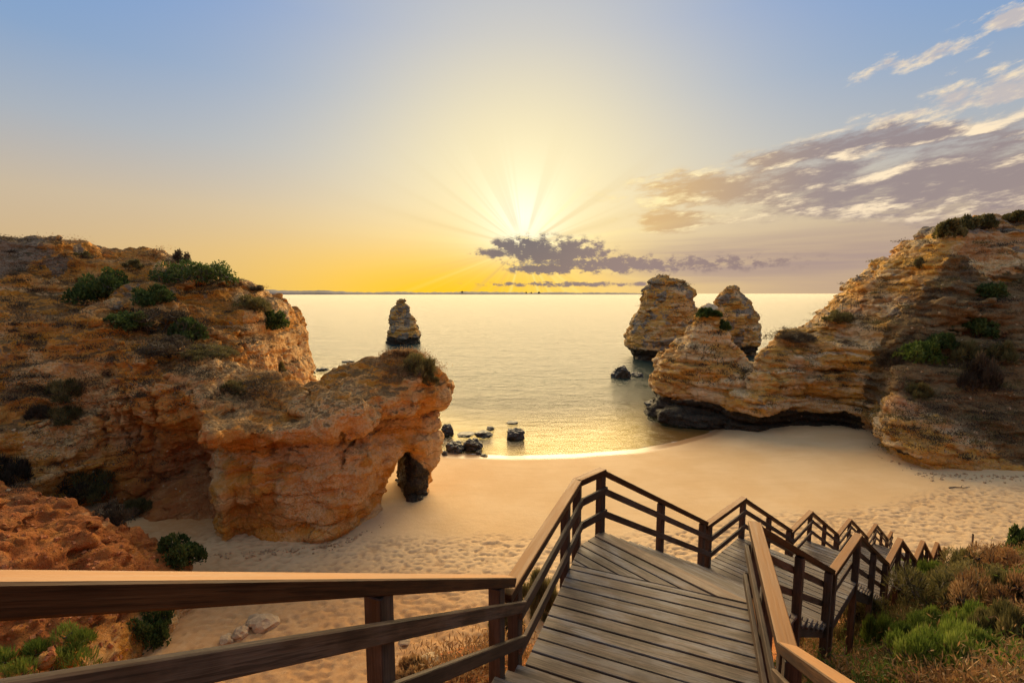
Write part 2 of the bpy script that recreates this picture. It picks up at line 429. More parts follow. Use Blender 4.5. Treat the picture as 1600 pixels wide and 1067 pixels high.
def sea_material():
    m = bpy.data.materials.new('sea_water'); m.use_nodes = True; m.node_tree.nodes.clear(); t = NT(m.node_tree)
    g = t.node('ShaderNodeNewGeometry'); P = g.outputs['Position']
    dep = t.attr('depth')
    w1 = t.noise(t.vmul(P, (.22, .55, 1)), 1.0, 4, .55); w2 = t.noise(t.vmul(P, (.9, 1.9, 1)), 1.0, 4, .6); w3 = t.noise(t.vmul(P, (.05, .12, 1)), 1.0, 3, .5)
    h = t.add(t.add(t.mul(w1, .5), t.mul(w2, .22)), t.mul(w3, .9))
    nb = t.node('ShaderNodeBump'); nb.inputs['Strength'].default_value = 1.0; nb.inputs['Distance'].default_value = 1.3; t.l.new(h, nb.inputs['Height'])
    N = nb.outputs[0]
    body = t.node('ShaderNodeBsdfDiffuse'); t.put(body.inputs[0], t.mix(t.smooth(dep, .2, 5.0), (.045, .05, .022), (.026, .04, .034)))
    tr = t.node('ShaderNodeBsdfTransparent'); tr.inputs[0].default_value = (.70, .66, .46, 1)
    mx = t.node('ShaderNodeMixShader'); t.put(mx.inputs[0], t.smooth(dep, 0.0, 3.5, .12, 1.0)); t.l.new(tr.outputs[0], mx.inputs[1]); t.l.new(body.outputs[0], mx.inputs[2])
    gl = t.node('ShaderNodeBsdfGlossy'); gl.inputs['Roughness'].default_value = .16; t.l.new(N, gl.inputs['Normal']); gl.inputs[0].default_value = (1, 1, 1, 1)
    fr = t.node('ShaderNodeFresnel'); fr.inputs['IOR'].default_value = 1.34; t.l.new(N, fr.inputs['Normal'])
    m2 = t.node('ShaderNodeMixShader'); t.put(m2.inputs[0], t.mul(t.div(fr.outputs[0], t.add(fr.outputs[0], .17)), .138)); t.l.new(mx.outputs[0], m2.inputs[1]); t.l.new(gl.outputs[0], m2.inputs[2])
    foam = t.node('ShaderNodeBsdfDiffuse'); foam.inputs[0].default_value = (.82, .78, .70, 1)
    fa = t.attr('foam'); fn = t.noise(t.vmul(P, (1.0, 1.6, 1)), 1.6, 5, .7)
    m3 = t.node('ShaderNodeMixShader'); t.put(m3.inputs[0], t.mul(t.smooth(t.add(fa, t.mul(t.sub(fn, .5), 1.3)), .45, .75), .8)); t.l.new(m2.outputs[0], m3.inputs[1]); t.l.new(foam.outputs[0], m3.inputs[2])
    o = t.node('ShaderNodeOutputMaterial'); t.l.new(m3.outputs[0], o.inputs[0]); return m
M['sea'] = sea_material()

def wood_material(name, light, dark, grey, rough=.75, wear=.5, spec=.35, top_sheen=None):
    """boards: grain runs along local x"""
    m, t, b = material(name)
    tc = t.node('ShaderNodeTexCoord'); oi = t.node('ShaderNodeObjectInfo')
    off = t.mul(oi.outputs['Random'], 57.0)
    P = t.vadd(tc.outputs['Object'], t.xyz(off, t.mul(off, 1.7), t.mul(off, .6)))
    gr = t.noise(t.vmul(P, (1.1, 26, 26)), 1.0, 5, .62)
    gr2 = t.noise(t.vmul(P, (3.0, 90, 90)), 1.0, 3, .6)
    pt = t.noise(t.vmul(P, (1.6, 5, 5)), 1.0, 4, .6)
    knot = t.smooth(t.vor(t.vmul(P, (1.6, 5.5, 5.5)), 1.0), .02, .13)
    f = t.add(t.mul(gr, .65), t.mul(pt, .45))
    c = t.mix(t.smooth(f, .42, .66), dark, light)
    c = t.mix(t.mul(t.smooth(pt, .45, .66), wear), c, grey)
    c = t.mix(t.mul(t.smooth(gr2, .50, .64), .6), c, tuple(v * .4 for v in dark))
    c = t.mix(t.mul(t.sub(1.0, knot), .65), c, tuple(v * .35 for v in dark))
    c = t.mix(t.mul(t.sub(oi.outputs['Random'], .35), .75), c, tuple(v * .8 for v in dark))
    stn = t.noise(t.node('ShaderNodeNewGeometry').outputs['Position'], 1.7, 5, .65); c = t.mix(t.mul(t.smooth(stn, .5, .68), .5), c, tuple(v * .75 for v in dark))
    if top_sheen:      # sun sheen painted into the colour of the upward faces
        c = t.mix(t.mul(t.smooth(t.sep(t.node('ShaderNodeNewGeometry').outputs['Normal'])[2], .55, .8), t.smooth(f, .3, .7, .7, 1.0)), c, top_sheen)
    t.l.new(c, b.inputs['Base Color']); t.put(b.inputs['Roughness'], t.lin(gr, .3, .7, rough - .12, rough + .12))
    b.inputs['Specular IOR Level'].default_value = spec
    h = t.add(t.mul(gr, 1.0), t.add(t.mul(gr2, .5), t.mul(knot, .25)))
    bump(t, b, h, .55, .006)
    return m
M['deck'] = wood_material('weathered_deck_board', (.205, .14, .088), (.070, .045, .028), (.20, .185, .17), .6, .75, .2)
M['dark'] = wood_material('dark_stained_timber', (.10, .058, .030), (.032, .018, .010), (.105, .085, .070), .62, .35)
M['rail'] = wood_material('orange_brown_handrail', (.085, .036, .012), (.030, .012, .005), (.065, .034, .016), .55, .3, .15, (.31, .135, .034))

def leaf_material(name, cols, dry=(.28, .17, .06), rough=.6):
    m, t, b = material(name)
    a = t.attr('tone')
    n = len(cols)
    c = t.ramp(a, [(i / max(1, n - 1), q) for i, q in enumerate(cols)])
    t.l.new(c, b.inputs['Base Color']); b.inputs['Roughness'].default_value = rough
    b.inputs['Specular IOR Level'].default_value = .2
    tr = t.node('ShaderNodeBsdfTranslucent'); t.l.new(c, tr.inputs[0])
    mx = t.node('ShaderNodeMixShader'); mx.inputs[0].default_value = .35
    o = [q for q in t.t.nodes if q.type == 'OUTPUT_MATERIAL'][0]
    t.l.new(b.outputs[0], mx.inputs[1]); t.l.new(tr.outputs[0], mx.inputs[2]); t.l.new(mx.outputs[0], o.inputs[0])
    return m
M['leaf'] = leaf_material('evergreen_leaves', [(.018, .032, .010), (.045, .075, .018), (.085, .12, .028), (.13, .16, .04)])
M['leaf_bright'] = leaf_material('fresh_green_leaves', [(.05, .075, .012), (.11, .16, .022), (.19, .24, .035), (.27, .29, .06)])
M['leaf_mid'] = leaf_material('mid_green_leaves', [(.03, .05, .010), (.07, .11, .018), (.12, .165, .028), (.17, .20, .04)])
M['leaf_olive'] = leaf_material('olive_scrub_leaves', [(.045, .042, .018), (.10, .09, .03), (.17, .14, .045), (.24, .19, .07)])
M['dry'] = leaf_material('dry_scrub', [(.09, .045, .02), (.20, .105, .04), (.34, .19, .075), (.44, .29, .13)])
M['twig'] = leaf_material('dark_twiggy_scrub', [(.025, .018, .012), (.055, .040, .025), (.09, .065, .038), (.13, .10, .06)])

def plain_material(name, col, rough=.8, var=.4, sc=3.0):
    m, t, b = material(name)
    tc = t.node('ShaderNodeTexCoord'); n = t.noise(tc.outputs['Object'], sc, 5, .65)
    c = t.mix(t.smooth(n, .3, .7), tuple(v * (1 - var) for v in col), tuple(min(1, v * (1 + var)) for v in col))
    t.l.new(c, b.inputs['Base Color']); b.inputs['Roughness'].default_value = rough
    bump(t, b, n, .6, .1); return m
M['bark'] = plain_material('twig_bark', (.07, .05, .035))
M['wetrock'] = plain_material('seaweed_covered_rock', (.040, .034, .020), .55, .6, 2.5)
M['coast'] = plain_material('distant_coast', (.055, .055, .07), .95, .25, .002)  # haze of distance put into the blue-grey base colour
M['clod'] = plain_material('red_earth_clod', (.42, .15, .045), .95, .35, 4.0)
M['palerock'] = plain_material('pale_limestone_block', (.44, .29, .14), .9, .3, 2.0)

# ================================================================== ground, beach, sea
SHORE = np.array([(-60, 95), (-34, 84), (-22, 64), (-14, 54.5), (-7, 50), (0, 49.2), (7, 49.8), (14.6, 51.4), (20, 54), (25, 57.2), (28, 60), (33, 68), (45, 78), (90, 90)], float)
def shore_y(x): return np.interp(x, SHORE[:, 0], SHORE[:, 1])
def beach_z(X, Y):
    s = shore_y(X) - Y
    z = np.where(s > 0, 0.05 * s + 0.32 * (1 - np.exp(-s / 6.0)), 0.075 * s)
    return np.maximum(z, -7.0)
def build_beach():
    xs = np.concatenate([np.arange(-75, -24, 1.5), np.arange(-24, 42, .10), np.arange(42, 96, 1.2)])
    ys = np.concatenate([np.arange(4, 14, 1.0), np.arange(14, 40, .10), np.arange(40, 62, .3), np.arange(62, 130, 2.5), [160, 200, 260, 340]])
    X, Y = np.meshgrid(xs, ys, indexing='ij')
    Z = beach_z(X, Y)
    edge = 29.6 + np.maximum(0, X - 6) * .20 + 1.3 * fbm2(X, Y, 6, 3, .5, 5)
    dry = 1 - sstep(-.9, 1.2, Y - edge)
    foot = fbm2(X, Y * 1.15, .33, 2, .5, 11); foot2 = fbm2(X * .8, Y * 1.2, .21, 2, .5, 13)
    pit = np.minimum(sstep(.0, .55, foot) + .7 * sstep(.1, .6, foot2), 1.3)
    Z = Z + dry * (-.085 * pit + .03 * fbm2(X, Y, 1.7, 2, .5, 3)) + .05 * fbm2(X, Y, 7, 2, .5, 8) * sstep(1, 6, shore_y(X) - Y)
    s = shore_y(X) - Y + .5 * fbm2(X, Y, 5, 2, .5, 31)
    wet = np.maximum(1 - sstep(1.2, 2.4, s), 0.55 * (1 - sstep(2.0, 7.5, s)) * sstep(16, 22, X))
    red = sstep(0, 1, (1 - sstep(20, 30, Y)) * 1.0 - sstep(-8, 6, X) * .3 + .25 * fbm2(X, Y, 3, 3, .5, 9)) * .8
    red = np.maximum(red, (1 - sstep(0, 6, np.hypot(X + 23, (Y - 31)))) * .9)
    n, k = X.shape; I = np.arange(n * k).reshape(n, k)
    Q = np.stack([I[:-1, :-1].ravel(), I[1:, :-1].ravel(), I[1:, 1:].ravel(), I[:-1, 1:].ravel()], 1)
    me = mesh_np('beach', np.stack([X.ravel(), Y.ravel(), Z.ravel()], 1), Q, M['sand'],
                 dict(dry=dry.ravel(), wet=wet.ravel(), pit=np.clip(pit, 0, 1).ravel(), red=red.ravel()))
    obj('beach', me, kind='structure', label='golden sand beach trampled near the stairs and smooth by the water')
build_beach()

def build_sea():
    def grow(a, b, st, f):
        r = [a]; 
        while r[-1] < b: r.append(r[-1] + st); st *= f
        return np.array(r)
    xr = grow(60, 60000, 1.5, 1.22); xs = np.concatenate([-xr[::-1], np.arange(-59, 59.1, .6), xr])
    ys = np.concatenate([np.arange(38, 100, .45), grow(100, 62000, .8, 1.13)])
    X, Y = np.meshgrid(xs, ys, indexing='ij')
    dep = -beach_z(X, Y); s = Y - shore_y(X)
    w = .5 + .5 * fbm2(X, Y, 9, 2, .5, 21)
    ph = s * 1.05 + 2.2 * fbm2(X, Y, 11, 2, .5, 23)
    near = (1 - sstep(14, 40, s)) * sstep(-.5, 2.5, s)
    Z = near * .055 * np.sin(ph) * w + .05 * fbm2(X * .7, Y * 1.4, 2.6, 2, .5, 25) * sstep(0, 6, s) * (1 - sstep(100, 300, Y))
    Z = Z + 0.0
    foam = np.clip(1.15 - np.abs(s + .2 + .5 * fbm2(X, Y, 2.5, 2, .5, 27)) / .5, 0, 1) * .75 + .45 * near * sstep(.90, 1.0, np.sin(ph - .5)) * sstep(0, 1, 9 - s)
    n, k = X.shape; I = np.arange(n * k).reshape(n, k)
    Q = np.stack([I[:-1, :-1].ravel(), I[1:, :-1].ravel(), I[1:, 1:].ravel(), I[:-1, 1:].ravel()], 1)
    me = mesh_np('sea', np.stack([X.ravel(), Y.ravel(), Z.ravel()], 1), Q, M['sea'], dict(depth=dep.ravel(), foam=foam.ravel()))
    obj('sea', me, kind='structure', label='calm sea reflecting the golden sky out to the horizon')
    bed = mesh_np('seabed', np.array([(-62000, 330, -7.2), (62000, 330, -7.2), (62000, 62000, -30), (-62000, 62000, -30)]), np.array([[0, 1, 2, 3]]), M['wetrock'])
    obj('seabed', bed, kind='structure')
build_sea()

# distant low coast on the horizon, with small buildings
def build_coast():
    n = 260; az = np.linspace(-40, 17.5, n); R0 = 9000.0
    a = np.radians(az)
    P = np.stack([az * .35, az * 0, az * 0 + 2], 1)
    hgt = 26 + 14 * fbm(P, 4, .55, 4) + 42 * sstep(-12, -38, az) + 7 * fbm(P * 9, 2, .5, 9)
    hgt = hgt * 1.5 * sstep(18, 13, az) + 6
    rows = []
    for k, (dr, hf) in enumerate([(-60, -.2), (0, .12), (350, .45), (900, 1.0), (2200, .9), (3200, -.2)]):
        R = R0 + dr; rows.append(np.stack([np.sin(a) * R, np.cos(a) * R, hgt * hf], 1))
    V = np.concatenate(rows); I = np.arange(6 * n).reshape(6, n)
    Q = np.stack([I[:-1, :-1].ravel(), I[:-1, 1:].ravel(), I[1:, 1:].ravel(), I[1:, :-1].ravel()], 1)
    obj('distant_coast', mesh_np('distant_coast', V, Q, M['coast']), kind='structure', label='low dark coastline along the horizon')
build_coast()

def far_building(px, w, h, label):
    a = math.radians(azel(px, 455)[0]); R = 9500.0; bm = bmesh.new()
    for (x0, x1, z0, z1_) in ((-w, w, 0, h), (-w * .5, w * .7, h, h * 1.35), (w, w * 1.6, 0, h * .6)):
        r = bmesh.ops.create_cube(bm, size=1.0)
        for v in r['verts']: v.co = Vector((v.co.x * (x1 - x0) + (x0 + x1) / 2, v.co.y * w, v.co.z * (z1_ - z0) + (z0 + z1_) / 2))
    me = bpy.data.meshes.new('far_building'); bm.to_mesh(me); bm.free(); me.materials.append(M['coast'])
    o = obj('far_building', me, label=label, cat='building', group='buildings on the far coast'); o.location = (math.sin(a) * R, math.cos(a) * R, 22)
for q in ((722, 22, 34, 'lone building on the far coast left of the sun'), (822, 12, 26, 'leftmost of three tiny buildings on the coast under the sun'), (830, 12, 22, 'middle of three tiny buildings on the coast under the sun'), (842, 22, 26, 'rightmost of three tiny buildings on the coast under the sun')): far_building(*q)

# ================================================================== hillside that carries the stairs
hill_pts = [(0, 0, 15.4), (-2, -4, 17.5), (4, -4, 17), (1, 4, 13.0), (2.5, 6.2, 12.0), (5.2, 9.4, 9.5), (8.6, 12.2, 7.6), (13, 15.8, 5.5), (17, 19.4, 4.6), (20.5, 22.5, 2.9),
    (-.9, 5.6, 13.2), (-.4, 7.2, 12.2), (-2.3, 7.0, 11.2), (-2.4, 9.5, 8.8), (-2.8, 12.2, 6.4), (-5.0, 9.5, 6.0), (-5.2, 12.5, 3.6), (-5.5, 15.5, 2.2), (2.0, 10.5, 8.2), (5.0, 14.2, 4.4), (9, 18, 2.6), (14, 22, 2.0),
    (-8, 3, 10), (-12, 8, 7.8), (-10, 14, 2.4), (-16, 2, 12), (-20, 10, 8.5), (-14.5, 16, 3.0),
    (9, 8, 11.4), (13, 8, 13.6), (6, 4, 13.8), (16, 14, 9.2), (21.0, 18.6, 6.9), (25, 22, 4.6), (30, 25.5, 2.2), (28, 16, 10), (36, 22, 7), (14, 2, 16), (24, 8, 14), (38, 29, 2.0)]
hill_f = tps(hill_pts)
def hill_z(X, Y):
    X = np.asarray(X, float); Y = np.asarray(Y, float)
    return hill_f(X, Y)
def build_hill():
    xs = np.concatenate([np.arange(-30, -6, .5), np.arange(-6, 30, .16), np.arange(30, 60, .5)])
    ys = np.concatenate([np.arange(-8, 2, .5), np.arange(2, 26, .16), np.arange(26, 36, .4)])
    X, Y = np.meshgrid(xs, ys, indexing='ij')
    Z = hill_z(X, Y); sd = poly_sd(X, Y, [(-30, -8), (60, -8), (60, 30), (40, 31), (30, 27), (21, 24.5), (14, 23.5), (8, 20), (0, 17), (-6, 17.5), (-14, 18), (-30, 14)])
    Z = Z - np.maximum(0, sd + .5) * 1.5
    Z = Z + .35 * fbm2(X, Y, 2.4, 4, .55, 40) + .10 * fbm2(X, Y, .5, 3, .6, 41)
    n, k = X.shape; I = np.arange(n * k).reshape(n, k)
    Q = np.stack([I[:-1, :-1].ravel(), I[1:, :-1].ravel(), I[1:, 1:].ravel(), I[:-1, 1:].ravel()], 1)
    keep = (Z > beach_z(X, Y) - .8).ravel(); Q = Q[keep[Q].all(1)]
    one = np.ones(X.size)
    soil = np.clip(.35 + .5 * fbm2(X, Y, 3, 3, .5, 44), 0, 1).ravel() * sstep(-3, 2, X.ravel())
    me = mesh_np('hillside', np.stack([X.ravel(), Y.ravel(), Z.ravel()], 1), Q, M['rockL'], dict(red=one * .9, soil=soil, grey=one * 0, wet=one * 0, pale=one * 0))
    obj('hillside', me, kind='structure', label='reddish earth slope falling away under the wooden stairs')
build_hill()

# ================================================================== cliffs and sea stacks
def strata_profile(seed, zmax=36, amp=1.0, notch=.8, gap=(.8, 1.7)):
    """harder and softer beds: each bed stands out differently, with a groove under it"""
    r = np.random.default_rng(seed); z = np.arange(-2, zmax, .06); p = np.zeros_like(z); a = -2.0
    while a < zmax:
        t = r.uniform(*gap); m = (z >= a) & (z < a + t); p[m] += r.uniform(-.5, .5) * amp
        w = r.uniform(.10, .24); p += notch * r.uniform(.3, 1.0) * np.exp(-((z - a) / w) ** 2); a += t
    p = np.convolve(p, np.ones(3) / 3, 'same')
    return lambda q: np.interp(q, z, p)
def finish_rock(name, F, xs, ys, zs, mat, masks, sub=True, disp=(.30, .16, .07), lay=2.6, seed=0, beds=(1.3, .45), pits=(1.3, .35), **kw):
    V, Q = surface_nets(F, xs, ys, zs)
    if sub: V, Q = subdivide(V, Q)
    N = vnormals(V, Q)
    S3 = V * np.array([1, 1, lay])
    rm = .45 + .55 * sstep(-.35, .35, fbm(V / 4.0, 2, .5, seed + 7))
    d = disp[0] * fbm(V / 2.6, 3, .5, seed + 1) + rm * (disp[1] * fbm(S3 / 1.6, 4, .6, seed + 2, True) + disp[2] * fbm(S3 / .55, 3, .65, seed + 3))
    # thin beds that step out and cut back, and weathered holes
    steep = sstep(.75, .35, np.abs(N[:, 2]))
    q = V[:, 2] * beds[0] + 1.1 * fbm(V / 3.2, 3, .5, seed + 9) + .25 * fbm(V / .8, 2, .5, seed + 10)
    saw = q - np.floor(q); d = d + beds[1] * steep * (rm - .2) * (.5 - saw) * sstep(0, .12, saw)
    w = worley(V * np.array([1, 1, 1.35]) / pits[0], seed + 12)
    d = d - pits[1] * sstep(.33, .12, w) * sstep(-.05, .35, fbm(V / 5.0, 2, .5, seed + 14))
    V = V + N * d[:, None]; N = vnormals(V, Q)
    me = mesh_np(name, V, Q, mat, masks(V, N))
    return obj(name, me, **kw)
def cellnoise(X, Y, Z, L, seed, w):
    """blocky value per cell of a warped lattice: broken ledges and joints"""
    r = np.random.default_rng(seed).uniform(-1, 1, 4096).astype(np.float32)
    a = np.floor((X[:, :, None] + w) / L[0]).astype(np.int32) * 73; b = np.floor((Y[:, :, None] - w * .7) / L[1]).astype(np.int32) * 151
    c = np.floor((Z + w * .5) / L[2]).astype(np.int32) * 283
    return r[(a + b + c) & 4095]
def terrace(h, step, k, w):
    """break a smooth slope into ledges"""
    q = (h + w) / step; f = q - np.floor(q); return h * (1 - k) + k * ((np.floor(q) + sstep(.55, .95, f)) * step - w)
def worley(P, seed):
    I = np.floor(P).astype(np.int64); best = np.full(len(P), 9.0, np.float32)
    for a in (-1, 0, 1):
        for b in (-1, 0, 1):
            for c in (-1, 0, 1):
                i, j, k = I[:, 0] + a, I[:, 1] + b, I[:, 2] + c
                dx = i + _hash(i, j, k, seed) - P[:, 0]; dy = j + _hash(i, j, k, seed + 1) - P[:, 1]; dz = k + _hash(i, j, k, seed + 2) - P[:, 2]
                best = np.minimum(best, dx * dx + dy * dy + dz * dz)
    return np.sqrt(best)
def axis(a, b, s): return np.arange(a, b + s, s)

# ---------------------------------------------------------------- left headland with the arch
def Y3(px, py, y): return tuple(at_y(px, py, y))
def Z2(px, py, z): return tuple(at_z(px, py, z)[:2])
plat_poly = [(-90, 2), (-55, 18), (-40, 23), (-33.5, 27), (-30.5, 30.2), (-27.6, 32.6), (-25.2, 33.6), (-23.5, 35.0), (-22, 39), (-22.5, 46), (-24.5, 60), (-30, 68), (-90, 75)]
plat_h = tps([Y3(410, 452, 56), Y3(428, 462, 58), Y3(350, 443, 50), Y3(300, 424, 48), Y3(240, 412, 48), Y3(180, 409, 47), Y3(120, 400, 47), Y3(90, 384, 46.5), Y3(0, 378, 46),
    Y3(60, 440, 42), Y3(0, 440, 40.5), Y3(140, 470, 41), Y3(200, 502, 38.6), Y3(260, 530, 38), Y3(340, 555, 38), Y3(360, 520, 42), Y3(330, 500, 43), Y3(250, 470, 42.5),
    Y3(0, 500, 36), Y3(0, 570, 32.5), Y3(0, 650, 29.5), Y3(0, 740, 26.5), Y3(60, 600, 33), Y3(100, 660, 32), Y3(130, 740, 30.0), Y3(60, 765, 27.0),
    (-28.6, 36.2, 14.6), (-25.8, 36.6, 13.4), (-31.8, 35.2, 15.2), (-34.5, 33.5, 14.0), (-60, 60, 23.5), (-45, 66, 20), (-29, 66, 15), (-80, 40, 25), (-80, 15, 17), (-50, 24, 9), (-70, 65, 23)])
fin_poly = [(-32, 38), (-30.0, 33.2), (-26.5, 32.6), (-22.2, 31.8), Z2(345, 868, 1.4), Z2(372, 852, 1.3), Z2(450, 854, 1.3), Z2(520, 849, 1.3), Z2(560, 836, 1.3), (-10.2, 31.2), (-9.3, 33.2), (-7.2, 34.6), (-5.9, 36.2), (-5.7, 38.5), (-6.8, 40.6), (-10, 41.6), (-18, 42.0), (-24, 43)]
fin_h = tps([Y3(693, 592, 37.5), Y3(665, 556, 38.5), Y3(630, 543, 38.5), Y3(590, 552, 37.5), Y3(550, 574, 36.5), Y3(500, 590, 35.5), Y3(460, 603, 35.5), Y3(420, 600, 36.5), Y3(385, 578, 38),
    Y3(340, 553, 38), Y3(280, 560, 37), Y3(280, 564, 34.8), Y3(220, 538, 36), Y3(330, 578, 34.2), Y3(400, 640, 33), Y3(480, 640, 31.6), Y3(530, 615, 32), Y3(560, 600, 33), Y3(620, 585, 35.0), Y3(660, 585, 35.6),
    (-8, 43, 10.5), (-16, 42, 9), (-22, 42, 10)])
spur_poly = [(-70, 0), (-40, 4), (-22, 8), (-17.5, 12), (-16.2, 16), (-15.6, 19.6), (-16.2, 22.4), (-18.5, 24.2), (-24, 25), (-32, 26), (-70, 27)]
spur_h = tps([Y3(0, 785, 22), Y3(60, 790, 22.3), Y3(120, 808, 22.3), Y3(180, 832, 22.3), Y3(222, 862, 21.8), Y3(0, 900, 17), Y3(100, 900, 18.5), Y3(200, 925, 19.6), Y3(0, 1000, 13.6), Y3(100, 1005, 15), Y3(200, 1005, 17.8), Y3(232, 985, 19.6), Y3(236, 920, 20.6),
    (-20, 25, 3.5), (-28, 26, 6), (-40, 22, 12), (-60, 15, 15), (-35, 8, 10), (-22, 12, 5.5), (-17, 14, 3.2)])
def build_left():
    s = .24
    xs, ys, zs = axis(-56, -2.5, s), axis(9, 64, s), axis(-.6, 25, s)
    X, Y = np.meshgrid(xs, ys, indexing='ij')
    Z = zs[None, None, :].astype(np.float32)
    n0 = gridnoise(xs, ys, zs, (5, 5, 4), 1); n1 = gridnoise(xs, ys, zs, (2.1, 2.1, 1.5), 2); n2 = gridnoise(xs, ys, zs, (.9, .9, .6), 3)
    warp = fbm2(X, Y, 9, 2, .5, 2) * 1.0
    pr = strata_profile(5, amp=.9, notch=.8, gap=(.9, 2.4))
    strat = pr(Z + warp[:, :, None] + .35 * n1 + 1).astype(np.float32)
    # plateau
    h = np.clip(plat_h(X, Y), 0, 24.5) + .9 * fbm2(X, Y, 5, 4, .55, 6); h = terrace(h, 2.1, .75, 1.6 * fbm2(X, Y, 6, 2, .5, 16))
    sd = poly_sd(X, Y, plat_poly)
    lean = sstep(-34, -26, X)
    a = (Z - h[:, :, None].astype(np.float32)) * .75
    b = sd[:, :, None].astype(np.float32) + (.27 * lean)[:, :, None].astype(np.float32) * (Z - 2) + strat * .9
    flute = gridnoise(xs, ys, zs, (1.5, 1.5, 11), 9); flute = 1 - np.abs(flute) * 2.2
    reg = (sstep(-36, -32, X) * (1 - sstep(-25, -22.5, X)) * sstep(26, 30, Y))[:, :, None]
    b = b + np.maximum(flute, 0) * .75 * reg * np.clip((11 - Z) / 3, 0, 1)
    b = b + np.maximum(gridnoise(xs, ys, zs, (2.3, 2.3, 14), 19) - .1, 0) * 1.1
    plat = smax(a, b, .8)
    # fin
    h = np.clip(fin_h(X, Y), 0, 14.5) + .25 * fbm2(X, Y, 2.5, 3, .5, 7)
    sd = poly_sd(X, Y, fin_poly).astype(np.float32)[:, :, None]
    right = sstep(-13, -9.5, X)[:, :, None].astype(np.float32)
    # upper block juts out over a recessed belt, the foot bulges on the left and draws in on the right
    zc = np.interp(zs, [-1, .3, 1.2, 3.5, 5.5, 7.0, 7.9, 8.6, 9.6, 12, 14], [.3, .6, -.15, .0, .35, .8, 1.2, .2, -.15, .15, .6]).astype(np.float32)
    zr = np.interp(zs, [-1, .3, 1.5, 4, 6.0, 7.4, 8.3, 8.9, 9.8, 11, 13, 14], [1.1, 1.1, .9, .55, .4, .9, 1.1, .1, -.2, .1, .9, 1.5]).astype(np.float32)
    b = sd + zc * (1 - right) + zr * right + strat * .45 + np.maximum(flute, 0) * .30
    fin = smax((Z - h[:, :, None].astype(np.float32)) * .8, b, .6)
    F = smin(plat, fin, 1.2)
    # spur of red earth
    h = np.clip(spur_h(X, Y), 0, 16) + .35 * fbm2(X, Y, 2.2, 4, .5, 8)
    sp = smax((Z - h[:, :, None].astype(np.float32)) * .8, poly_sd(X, Y, spur_poly).astype(np.float32)[:, :, None] + .12 * Z + strat * .3, .5)
    F = smin(F, sp, .6)
    # block of grey caprock on the skyline
    cap = smax(Z - (22.9 + .5 * fbm2(X, Y, 2.5, 3, .5, 78))[:, :, None].astype(np.float32), poly_sd(X, Y, [(-75, 42.5), (-50, 43), (-44.5, 44.3), (-43.4, 48), (-48, 54), (-75, 56)]).astype(np.float32)[:, :, None] + strat * .7, .4)
    F = smin(F, smax(cap, 15 - Z, .3), .4)
    F = F + .55 * n0 * np.clip((Z + 1) / 4, .3, 1) + .34 * n1 + .12 * n2 + .22 * cellnoise(X, Y, Z, (1.9, 1.9, 1.1), 5, n1 * 1.1 + n0)
    # hollow under the overhang between plateau and fin
    cx, cy = at_y(298, 780, 34.0)[:2]
    e = np.sqrt(((X - cx - .3) / 3.0)[:, :, None] ** 2 + ((Y - cy + 1.6) / 3.2)[:, :, None] ** 2 + ((Z - 2.6) / 5.0) ** 2).astype(np.float32)
    F = smax(F, (1 - e) * 3.0, .5)
    e = np.sqrt(((X - (cx + .6)) / .8)[:, :, None] ** 2 + ((Y - (cy + 4)) / 2.5)[:, :, None] ** 2 + ((Z - 7.0) / .8) ** 2).astype(np.float32)
    F = smax(F, (1 - e) * .8, .2)
    # deep vertical clefts in the earthy wall left of the hollow
    for (px, py, yy, rx, rz, tl) in [(172, 668, 32.2, .24, 3.2, .10), (196, 672, 32.6, .30, 3.4, .06), (214, 660, 32.8, .22, 2.6, .12), (150, 650, 32.0, .26, 2.8, -.05), (246, 640, 33.0, .22, 2.2, .0), (100, 690, 30.6, .25, 2.4, .1), (545, 690, 31.6, .22, 3.0, -.06), (330, 650, 31.8, .16, 2.0, .1)]:
        q = at_y(px, py, yy)
        e = np.sqrt(((X - q[0])[:, :, None] / rx + tl * (Z - q[2]) / rx + n1 * .5) ** 2 + ((Y - q[1]) / 2.2)[:, :, None] ** 2 + ((Z - q[2]) / rz) ** 2).astype(np.float32)
        F = smax(F, (1 - e) * rx * 1.6, .12)
    # fan of red earth on the floor of the hollow
    fan = (Z - (4.4 - .50 * np.hypot(X + 25.0, Y - 35.5) + .5 * fbm2(X, Y, 2.0, 3, .5, 77))[:, :, None].astype(np.float32)) * .8
    F = smin(F, smax(fan, (np.hypot(X + 24.5, Y - 34) - 6.5)[:, :, None].astype(np.float32), .3), .5)
    # the arch: a slanting tunnel through the end of the fin
    c0 = at_y(632, 760, 34.6); dirx, diry = -.45, .893
    u = (X - c0[0]) * diry - (Y - c0[1]) * dirx           # across the tunnel
    v = (X - c0[0]) * dirx + (Y - c0[1]) * diry
    zz = Z - .3
    wid = np.interp(zs, [-1, 0, 2, 4, 5.2, 6.0], [1.2, 1.2, 1.1, .85, .4, -.6]).astype(np.float32)
    ctr = np.interp(zs, [0, 5.5], [-.75, .2]).astype(np.float32)
    hole = np.abs(u[:, :, None].astype(np.float32) - ctr + .25 * n1) - wid
    F = smax(F, -hole, .35)
